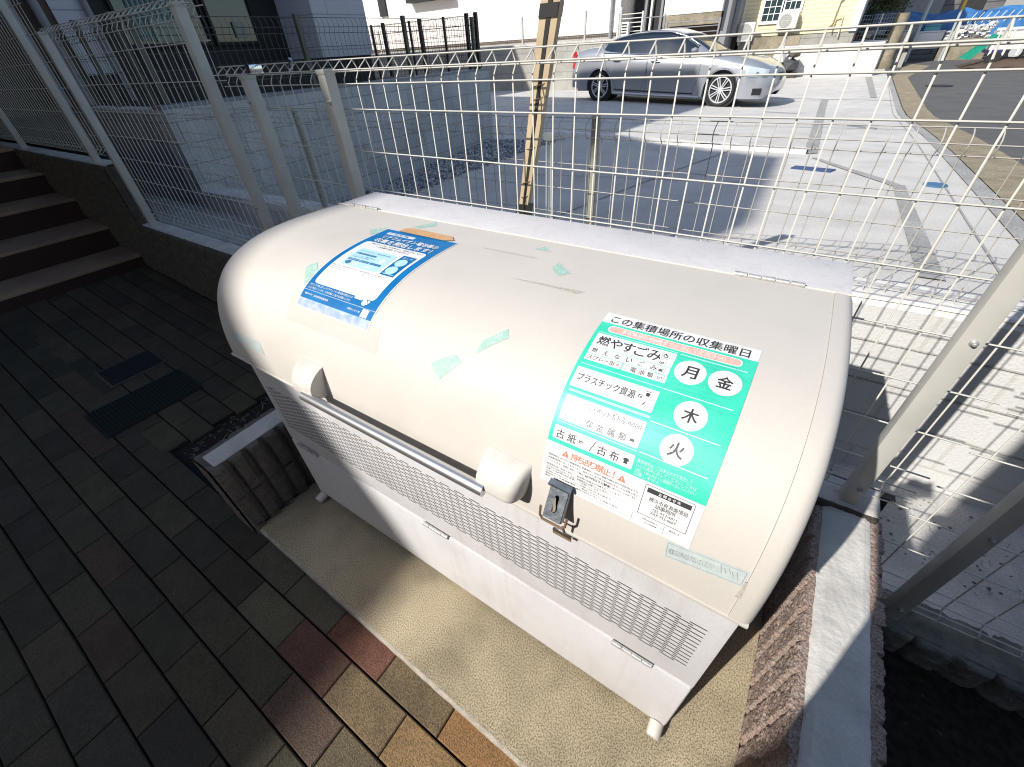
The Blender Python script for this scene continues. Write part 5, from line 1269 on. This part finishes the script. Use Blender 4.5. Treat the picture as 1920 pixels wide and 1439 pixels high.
g = MB(); g.box(-.5, 24, 38, 46, -.1, 7); g.build('wall', brickmat('grey_shutter', (.16, .16, .17), (.19, .18, .18), (.08, .08, .085), 2.2, .35, .03, 'XZ', nb=.3), t)
for (x0, x1, z0, z1, m_) in ((2.9, 4.5, 1.0, 3.0, 'trimg'), (5.2, 6.2, .9, 3.4, 'darkwall'), (7.0, 10, 1.6, 3.2, 'acg'), (1.2, 2.2, .5, 3.5, 'brownwall')): g = MB(); g.box(x0, x1, 37.9, 37.99, z0, z1); g.build('door', M[m_], t)
g = MB(); g.box(-1, 25, 37.4, 47, 7, 7.3); g.build('roof', M['roofm'], t)
def tree(name, label, x, y, z, h, r, seed, n=2600):
    t = thing(name, label, 'tree', (x, y, z)); rg = random.Random(seed)
    g = MB(); g.tube([(x, y, z), (x + .1, y, z + h * .3), (x - .05, y, z + h * .6), (x, y, z + h * .85)], .1, 8, radii=[.14, .11, .07, .03])
    cl = []
    for k in range(9):
        a = rg.uniform(0, 6.28); e = rg.uniform(.2, .9); q = Vector((x + r * .7 * math.cos(a) * rg.random(), y + r * .7 * math.sin(a) * rg.random(), z + h * (.4 + .5 * e))); cl.append(q)
        g.tube([(x, y, z + h * .35), tuple(q)], .03, 5, radii=[.05, .015])
    g.build('trunk', M['trunk'], t, 60); g = MB()
    for _ in range(n):
        c = rg.choice(cl); d = Vector((rg.gauss(0, 1), rg.gauss(0, 1), rg.gauss(0, .8))) * r * .28; p = c + d; s_ = rg.uniform(.05, .11)
        u = Vector((rg.gauss(0, 1), rg.gauss(0, 1), rg.gauss(0, 1))).normalized(); v = u.orthogonal().normalized()
        g.add([p - u * s_, p + v * s_ * .4, p + u * s_, p - v * s_ * .4], [(0, 1, 2, 3)])
    g.build('crown', M['leaf'], t)
tree('garden_tree', 'yellow green shrub tree behind the cream house corner', 1.9, 30.2, .1, 3.6, 1.1, 3)

# ================================================================== SILVER CAR
car = thing('parked_car', 'silver four door saloon car parked across the lot', 'car', (-4.27, 13.83, .29), rotz=R(-7.23))
def lin(tab, x):
    if x <= tab[0][0]: return tab[0][1]
    for (a, b), (c_, d_) in zip(tab, tab[1:]):
        if x <= c_: t_ = (x - a) / (c_ - a); t_ = t_ * t_ * (3 - 2 * t_) if False else t_; return b + (d_ - b) * t_
    return tab[-1][1]
WB = 3.36; XR, XF = -1.10, 4.43; WH = .93
TILT = -.021         # ground under the car falls to the right
def gz(x): return TILT * x
belt = [(-1.1, .86), (-.9, 1.0), (0, 1.06), (1.3, 1.02), (2.77, .97), (3.4, .90), (4.0, .78), (4.3, .66), (4.43, .56)]
top = [(-1.1, .92), (-1.02, 1.10), (-.9, 1.15), (-.3, 1.21), (.1, 1.20), (2.5, 1.06), (2.9, 1.07), (3.4, 1.02), (4.0, .90), (4.28, .76), (4.43, .62)]
halfw = [(-1.1, .62), (-1.0, .78), (-.6, .89), (0, .93), (3.2, .93), (3.9, .88), (4.25, .74), (4.43, .48)]
low = [(-1.1, .42), (-1.0, .30), (-.6, .24), (4.0, .17), (4.3, .17), (4.43, .30)]
def zb_at(x):
    z = lin(low, x)
    for xc in (0.0, WB):
        d = abs(x - xc); Rr = .415
        if d < Rr: z = max(z, .34 + math.sqrt(Rr * Rr - d * d))
    return z
xs_ = sorted(set([round(XR + (XF - XR) * k / 46, 3) for k in range(47)] + [round(xc + .415 * math.cos(R(a)), 3) for xc in (0, WB) for a in range(0, 181, 12)]))
g = MB(); secn = None; vs = []
for x in xs_:
    hw = lin(halfw, x); zb = zb_at(x); zbelt = lin(belt, x); zt = max(lin(top, x), zbelt + .01); zm = max(zb + .01, min(.62, zbelt - .05)); zl = max(zb, zb + .0)
    half = [(hw - .25, zb), (hw - .03, zb), (hw, zb + .015), (hw + .008, max(zb + .02, zb * .5 + zm * .5)), (hw, zm), (hw - .012, zm + (zbelt - zm) * .55), (hw - .035, zbelt), (hw - .075, zbelt + (zt - zbelt) * .35), (hw * .80, zt - .012), (hw * .5, zt + .006), (0, zt + .015)]
    ring_ = [(x, -a, b + gz(x)) for a, b in half] + [(x, a, b + gz(x)) for a, b in reversed(half[:-1])]
    vs += ring_; secn = len(ring_)
fs = [(i * secn + k, i * secn + k + 1, (i + 1) * secn + k + 1, (i + 1) * secn + k) for i in range(len(xs_) - 1) for k in range(secn - 1)]
fs += [tuple(range(secn)), tuple((len(xs_) - 1) * secn + k for k in range(secn))]
g.add(vs, fs); body = g.build('body', M['carpaint'], car, 50, local=True)
g = MB(); g.box(-.9, 4.2, -.62, .62, .22, .6); g.build('underbody', M['black'], car, local=True)
# greenhouse
gl = [(-.28, 1.19), (.0, 1.29), (.35, 1.40), (.8, 1.475), (1.3, 1.50), (1.8, 1.49), (2.2, 1.40), (2.6, 1.22), (2.92, 1.05)]
rw_ = [(-.28, .60), (.2, .62), (1.3, .64), (2.2, .64), (2.92, .70)]
def roofz(x): return lin(gl, x)
gxs = [-.28 + 3.2 * k / 40 for k in range(41)]
def bw(x): return lin(halfw, x) - .06
g = MB(); vs = []
for x in gxs:
    zr = roofz(x); zbt = min(lin(belt, x) + .02, zr - .005); wr = lin(rw_, x); wbt = bw(x)
    f_ = min(1, max(0.0, (zr - zbt) / .12)); wr2 = wbt + (wr - wbt) * f_
    half = [(wbt, zbt), (wbt + (wr2 - wbt) * .5 + .012, zbt + (zr - zbt) * .5), (wr2, zr - .03 * f_), (wr2 - .05, zr), (wr2 * .5, zr + .03), (0, zr + .038)]
    vs += [(x, -a, b + gz(x)) for a, b in half] + [(x, a, b + gz(x)) for a, b in reversed(half[:-1])]
n_ = 11
for i in range(len(gxs) - 1):
    x = (gxs[i] + gxs[i + 1]) / 2
    for k in range(n_ - 1):
        side = k in (0, 1, 8, 9); roof_ = k in (3, 4, 5, 6)
        mi = 0
        if side: mi = 1 if (.02 < x < 2.62 and not (1.36 < x < 1.43)) else 0
        elif roof_: mi = 1 if (x < .55 or x > 2.1) else 0
        g.add([vs[i * n_ + k], vs[i * n_ + k + 1], vs[(i + 1) * n_ + k + 1], vs[(i + 1) * n_ + k]], [(0, 1, 2, 3)], mi)
gh = g.build('cabin', [M['carpaint'], M['carglass']], car, local=True)
me = gh.data; bm = bmesh.new(); bm.from_mesh(me); bmesh.ops.remove_doubles(bm, verts=bm.verts, dist=.0005); bmesh.ops.recalc_face_normals(bm, faces=bm.faces); bm.to_mesh(me); bm.free()
me.polygons.foreach_set('use_smooth', [True] * len(me.polygons)); me.set_sharp_from_angle(angle=R(40))
def sidept(x, z, off=.0):      # point on the near side skin
    hw = lin(halfw, x); zbelt = lin(belt, x); zb = zb_at(x); zm = max(zb + .01, min(.62, zbelt - .05))
    if z > zbelt: y = hw - .035
    elif z > zm: y = hw - .035 * ((z - zm) / max(.01, zbelt - zm)) ** 1.5
    else: y = hw + .004
    return Vector((x, -y - off, z + gz(x)))
def seam(pts, name, m_=M['grille'], r=.005, par=None, off=.001):
    g = MB(); q = []
    for (a, b) in zip(pts, pts[1:]):
        for k in range(6): q.append(sidept(a[0] + (b[0] - a[0]) * k / 6, a[1] + (b[1] - a[1]) * k / 6, off))
    q.append(sidept(*pts[-1], off)); g.tube(q, r, 5); return g.build(name, m_, par or car, 60, local=True)
# doors as shallow outlines with handles
for nm, (xa, xb) in (('rear_door', (.12, 1.38)), ('front_door', (1.40, 2.79))):
    pts = [(xa + (.0 if nm == 'front_door' else 0), .95), (xa + (0 if nm == 'front_door' else .12), .70), (xa + (.02 if nm == 'front_door' else .40), .40), (xa + (.02 if nm == 'front_door' else .46), .27), (xb - .10, .25), (xb, .60), (xb, .93)]
    d_ = seam(pts, nm, r=.004)
    hx = .50 if nm == 'rear_door' else 1.62
    g = MB(); c0 = sidept(hx, .925 - .02 * (hx > 1), .02); g.tube([c0 + Vector((-.11, 0, .004)), c0 + Vector((.0, -.012, 0)), c0 + Vector((.11, 0, -.004))], .016, 8); g.build('handle', M['chrome'], d_, 60, local=True)
    g = MB(); g.lathe([(.055, 0), (.045, .004)], sidept(hx, .905, -.002), Vector((0, -1, 0)), 16); g.build('handle_cup', M['grille'], d_, 40, local=True)
seam([(.06, 1.085), (.7, 1.075), (1.4, 1.055), (2.1, 1.03), (2.72, 1.0)], 'belt_trim', M['chrome'], .010)
seam([(.50, .30), (1.4, .28), (2.72, .26)], 'side_moulding', M['grille'], .014)
seam([(.46, .215), (1.5, .20), (2.9, .19)], 'side_skirt', M['carpaint'], .030, off=.004)
for xc, steer, ww in ((0.0, 0, .225), (WB, R(0), .235)):
    cz = .345 + gz(xc); cy = -.86; ax = Vector((math.sin(steer) * .0, -1, 0)).normalized()
    g = MB(); g.lathe([(.20, -.20), (.30, -.20), (.338, -.17), (.345, -.12), (.345, -.04), (.338, -.005), (.318, .012), (.285, .012), (.262, .0), (.262, -.18)], (xc, cy, cz), ax, 40); w__ = g.build('wheel', M['tyre'], car, 40, local=True)
    g = MB(); g.lathe([(.262, -.16), (.262, .006), (.268, .010), (.245, .012), (.240, -.02), (.240, -.16)], (xc, cy, cz), ax, 40)
    u = Vector((1, 0, 0)); v = Vector((0, 0, 1))
    for k in range(7):
        for dd in (-6.5, 6.5):
            a = R(360 / 7 * k + dd + 8); dr = u * math.cos(a) + v * math.sin(a); s_ = -u * math.sin(a) + v * math.cos(a)
            a2 = R(360 / 7 * k + 8); off_ = s_ * (.012 if dd > 0 else -.012)
            p0 = Vector((xc, cy, cz)) + ax * .004 + off_ + dr * .035; p1 = Vector((xc, cy, cz)) + ax * .004 + dr * .246
            g.obox((p0 + p1) / 2, (p1 - p0) / 2, s_ * .0105, ax * .010)
    g.lathe([(.058, -.02), (.055, .012), (.03, .018)], (xc, cy, cz), ax, 20); g.build('rim', M['rim'], w__, 40, local=True)
    g = MB(); g.lathe([(.235, -.12), (.235, -.10)], (xc, cy, cz), ax, 24); g.build('brake_disc', M['black'], w__, 30, local=True)
    g = MB(); g.lathe([(.34, -.2), (.345, .0), (.30, .0)], (xc, .70, cz), Vector((0, 1, 0)), 30); g.build('wheel', M['tyre'], car, 40, local=True)
    g = MB(); g.tube([Vector((xc + .413 * math.cos(R(a)), -lin(halfw, xc) - .006, .34 + gz(xc) + .413 * math.sin(R(a)))) for a in range(0, 181, 9)], .012, 6); g.build('arch_trim', M['carpaint'], car, 60, local=True)
    g = MB(); g.lathe([(.40, 0), (.40, .5)], (xc, -.84, .355 + gz(xc)), Vector((0, 1, 0)), 30); g.build('wheel_well', M['black'], car, local=True)
def sidepatch(pts, name, m_, off=.006):
    g = MB(); q = [sidept(a, b, off) for a, b in pts]; q2 = [p + Vector((0, .05, 0)) for p in q]; n = len(q)
    g.add(q + q2, [tuple(range(n))] + [(i, (i + 1) % n, n + (i + 1) % n, n + i) for i in range(n)]); return g.build(name, m_, car, local=True)
g = MB(); g.grid(lambda u, v: tuple(sidept(3.86 + .44 * u, .60 + .02 * u + (.17 - .05 * u) * v * (1 if u > .0 else 1) + .05 * (1 - u) * v, .010 + .012 * math.sin(v * 3.14))), 12, 8); g.build('headlight', M['head'], car, 60, local=True)
g = MB(); g.lathe([(.04, 0), (.02, .02)], sidept(4.1, .66, .015), Vector((.4, -1, 0)), 16); g.build('headlight_bulb', M['chrome'], car, 30, local=True)
g = MB(); g.grid(lambda u, v: tuple(sidept(-1.08 + .24 * u * (1 - .35 * (1 - v)), .78 + .34 * v - .05 * u * (1 - v), .010)), 6, 8); g.build('tail_light', M['tail'], car, 60, local=True)
g = MB(); g.grid(lambda u, v: (4.435 - .10 * abs(2 * u - 1) ** 2, -.42 + .84 * u, .50 + gz(4.4) + .16 * v), 10, 4); g.build('front_grille', M['grille'], car, 60, local=True)
g = MB(); g.grid(lambda u, v: tuple(sidept(4.08 + .18 * u, .26 + .13 * v, .007)), 4, 3); g.build('fog_vent', M['grille'], car, 60, local=True)
g = MB(); c0 = Vector((2.60, -.95, 1.06)); g.add([c0 + Vector((p.x * .10, p.y * .09, p.z * .06)) for p in IV], IF); g.tube([(2.62, -.86, 1.0), (2.60, -.93, 1.03)], .02, 6); g.build('door_mirror', M['trimg'], car, 60, local=True)
g = MB(); g.tube([(x, -lin(rw_, x) - .02 * (1 if .3 < x < 2.2 else 0), roofz(x) + gz(x) - .012) for x in [-.1 + 2.7 * k / 24 for k in range(25)]], .014, 6); g.build('roof_rail_trim', M['carpaint'], car, 60, local=True)

# ================================================================== casters behind the camera: the apartment block and the person with the phone
t = thing('apartment_block', 'tall apartment block standing behind the photographer', 'building', (-12, -10, 0))
H = 12.0; kx = .445 / .87; ky = 1 / .87
shp = [(.66, -12), (.66, 6.45), (-.28, 6.96), (-1.45, 7.8), (-1.18, 13.75), (-9, 14.8), (-9, 19.0), (-24, 19.0), (-24, -12)]
poly = [(a - kx * H, b - ky * H) for a, b in shp]
pt2 = [(a - kx * H, b - ky * H) for a, b in ((.6, 3.48), (1.58, 3.48), (1.42, 6.1), (.6, 6.55))]
g = MB(); g.prism(pt2, H - .35, H - .01); g.build('shade_overhang', M['roofm'], t)  # unseen overhang, outlined to cast the stepped shade on the lot
g = MB(); g.prism(poly, -.3, H); g.build('wall', mat('beige_wall', (.20, .17, .14), .85, var=.2, vscale=2), t)
g = MB()
for fl in range(4):
    for k in range(3):
        x = poly[1][0] + .01; y0 = poly[1][1] - 4.5 - 3.2 * k; g.box(x, x + .03, y0, y0 + 1.6, 1.0 + 3 * fl, 2.4 + 3 * fl)
g.build('window', M['glass'], t)

t = thing('corner_house', 'plain rendered house behind the photographer on the right', 'house', (4, -5, 0))
g = MB(); g.box(.806, 8.0, -9.0, -2.3, -.3, 6.0); g.build('wall', mat('render_wall', (.22, .19, .16), .85, var=.2, vscale=2), t)
g = MB(); g.box(.80, 8.2, -9.2, -2.28, 6.0, 6.2); g.build('roof', M['roofm'], t)
g = MB(); g.box(2.2, 3.4, -2.30, -2.27, 1.0, 2.3); g.build('window', M['glass'], t)
t = thing('shade_canopy', 'unseen flat canopy added to keep skylight off the steps left of the bin', 'canopy', (-6, -2, 0))
g = MB(); g.box(-9.5, -2.3, -6.5, .45, 3.0, 3.2); g.build('roof', M['roofm'], t)  # added out of view to block skylight above the steps and paving
for (x, y) in ((-2.5, -6.2), (-9.3, -6.2)): g = MB(); g.box(x - .1, x + .1, y - .1, y + .1, 0, 3.0); g.build('column', M['trimg'], t)

def skin_body(name, joints, edges, m_, parent, lvl=2):
    me = bpy.data.meshes.new(name); base = Vector(parent['_w'])
    names = list(joints); me.from_pydata([tuple(Vector(joints[n][0]) - base) for n in names], [(names.index(a), names.index(b)) for a, b in edges], [])
    o = bpy.data.objects.new(name, me); COL.objects.link(o); o.parent = parent
    md = o.modifiers.new('skin', 'SKIN'); md.use_smooth_shade = True
    for i, n in enumerate(names):
        sv = me.skin_vertices[0].data[i]; sv.radius = joints[n][1] if isinstance(joints[n][1], tuple) else (joints[n][1],) * 2; sv.use_root = (n == 'pelvis' or i == 0)
    sb = o.modifiers.new('sub', 'SUBSURF'); sb.levels = lvl; sb.render_levels = lvl
    me.materials.append(m_); return o
px, py = 1.60, -.95
p = thing('person', 'person in a dark suit standing behind the camera holding up a phone', 'person', (px, py, -.03))
J = {'pelvis': ((px, py, .90), (.15, .11)), 'belly': ((px, py, 1.08), (.14, .105)), 'chest': ((px - .01, py + .02, 1.30), (.165, .12)), 'neck': ((px - .01, py + .03, 1.475), (.055, .055)), 'head0': ((px - .01, py + .05, 1.55), (.075, .08)), 'head1': ((px - .01, py + .06, 1.64), (.07, .085)),
     'hipl': ((px - .09, py, .84), (.10, .10)), 'kneel': ((px - .11, py + .01, .47), (.062, .062)), 'ankl': ((px - .12, py - .01, .07), (.045, .045)), 'toel': ((px - .14, py + .15, .0), (.042, .03)),
     'hipr': ((px + .09, py, .84), (.10, .10)), 'kneer': ((px + .11, py + .01, .47), (.062, .062)), 'ankr': ((px + .12, py - .01, .07), (.045, .045)), 'toer': ((px + .14, py + .15, .0), (.042, .03)),
     'shl': ((px - .13, py + .03, 1.38), (.055, .06)), 'ell': ((1.52, -.76, 1.45), (.040, .040)), 'wrl': ((1.395, -.58, 1.68), (.027, .027)), 'pll': ((1.385, -.56, 1.745), (.034, .022)),
     'shr': ((px + .16, py + .03, 1.38), (.06, .06)), 'elr': ((px + .22, py + .18, 1.28), (.045, .045)), 'wrr': ((px + .06, py + .33, 1.52), (.030, .030)), 'plr': ((px + .0, py + .37, 1.60), (.034, .022))}
E_ = [('pelvis', 'belly'), ('belly', 'chest'), ('chest', 'neck'), ('neck', 'head0'), ('head0', 'head1'), ('pelvis', 'hipl'), ('hipl', 'kneel'), ('kneel', 'ankl'), ('ankl', 'toel'), ('pelvis', 'hipr'), ('hipr', 'kneer'), ('kneer', 'ankr'), ('ankr', 'toer'),
      ('chest', 'shl'), ('shl', 'ell'), ('ell', 'wrl'), ('wrl', 'pll'), ('chest', 'shr'), ('shr', 'elr'), ('elr', 'wrr'), ('wrr', 'plr')]
skin_body('body', J, E_, M['skin'], p)
JS = {k: (v[0], tuple(r * 1.12 for r in v[1])) for k, v in J.items() if k in ('pelvis', 'belly', 'chest', 'shl', 'ell', 'wrl', 'shr', 'elr', 'wrr', 'hipl', 'kneel', 'ankl', 'hipr', 'kneer', 'ankr')}
skin_body('suit', JS, [e for e in E_ if e[0] in JS and e[1] in JS], M['jacket'], p)
for tip, (hx, hy, hz), sg in (('l', J['pll'][0], 1), ('r', J['plr'][0], -1)):
    for i, L in enumerate((.060, .068, .064, .052)):
        b0 = (hx + .0 * i, hy - .012 + .004 * i, hz + .020 - .018 * i + .02)
        f = {'a': (b0, (.009, .009)), 'b': ((b0[0] + sg * L * .45, b0[1] + .016, b0[2] + .008), (.0085, .0085)), 'c': ((b0[0] + sg * L * .8, b0[1] + .006, b0[2] + .012), (.0075, .0075)), 'd': ((b0[0] + sg * L, b0[1] - .006, b0[2] + .012), (.0065, .0065))}
        skin_body('finger', f, [('a', 'b'), ('b', 'c'), ('c', 'd')], M['skin'], p, 1)
    f = {'a': ((hx, hy - .01, hz), (.011, .011)), 'b': ((hx + sg * .02, hy - .028, hz + .02), (.010, .010)), 'c': ((hx + sg * .042, hy - .03, hz + .032), (.008, .008))}
    skin_body('thumb', f, [('a', 'b'), ('b', 'c')], M['skin'], p, 1)
g = MB(); g.add([(px - .01 + q.x * .092, py + .035 + q.y * .10, 1.655 + q.z * .085) for q in IV], IF); g.build('hair', M['hair'], p, 60)
hd = Vector((px - .01, py + .06, 1.60))
for (nm, dx, dy, dz, rr, m_) in (('eye', -.03, .078, .02, .010, 'black'), ('eye', .03, .078, .02, .010, 'black'), ('nose', 0, .09, -.012, .013, 'skin'), ('mouth', 0, .075, -.048, .016, 'tail'), ('ear', -.083, 0, .0, .02, 'skin'), ('ear', .083, 0, .0, .02, 'skin')):
    g = MB(); g.add([(hd.x + dx + q.x * rr * (.5 if nm == 'ear' else 1), hd.y + dy + q.y * rr * .6, hd.z + dz + q.z * rr * (.35 if nm == 'mouth' else 1.1)) for q in IV], IF); g.build(nm, M[m_], p, 60)
ph = thing('phone', 'dark phone held up just behind the camera', 'phone', (1.44, -.53, 1.66))
g = MB(); c_ = CAM - cf * .035 - cr * .045 - cd * .03; g.obox(c_, cr * .078, cd * .038, cf * .004); g.build('case', M['black'], ph)
g = MB(); g.obox(c_ - cf * .0052, cr * .074, cd * .035, cf * .0006); g.build('screen', M['glass'], ph)

for o in bpy.data.objects:
    if '_w' in o: del o['_w']
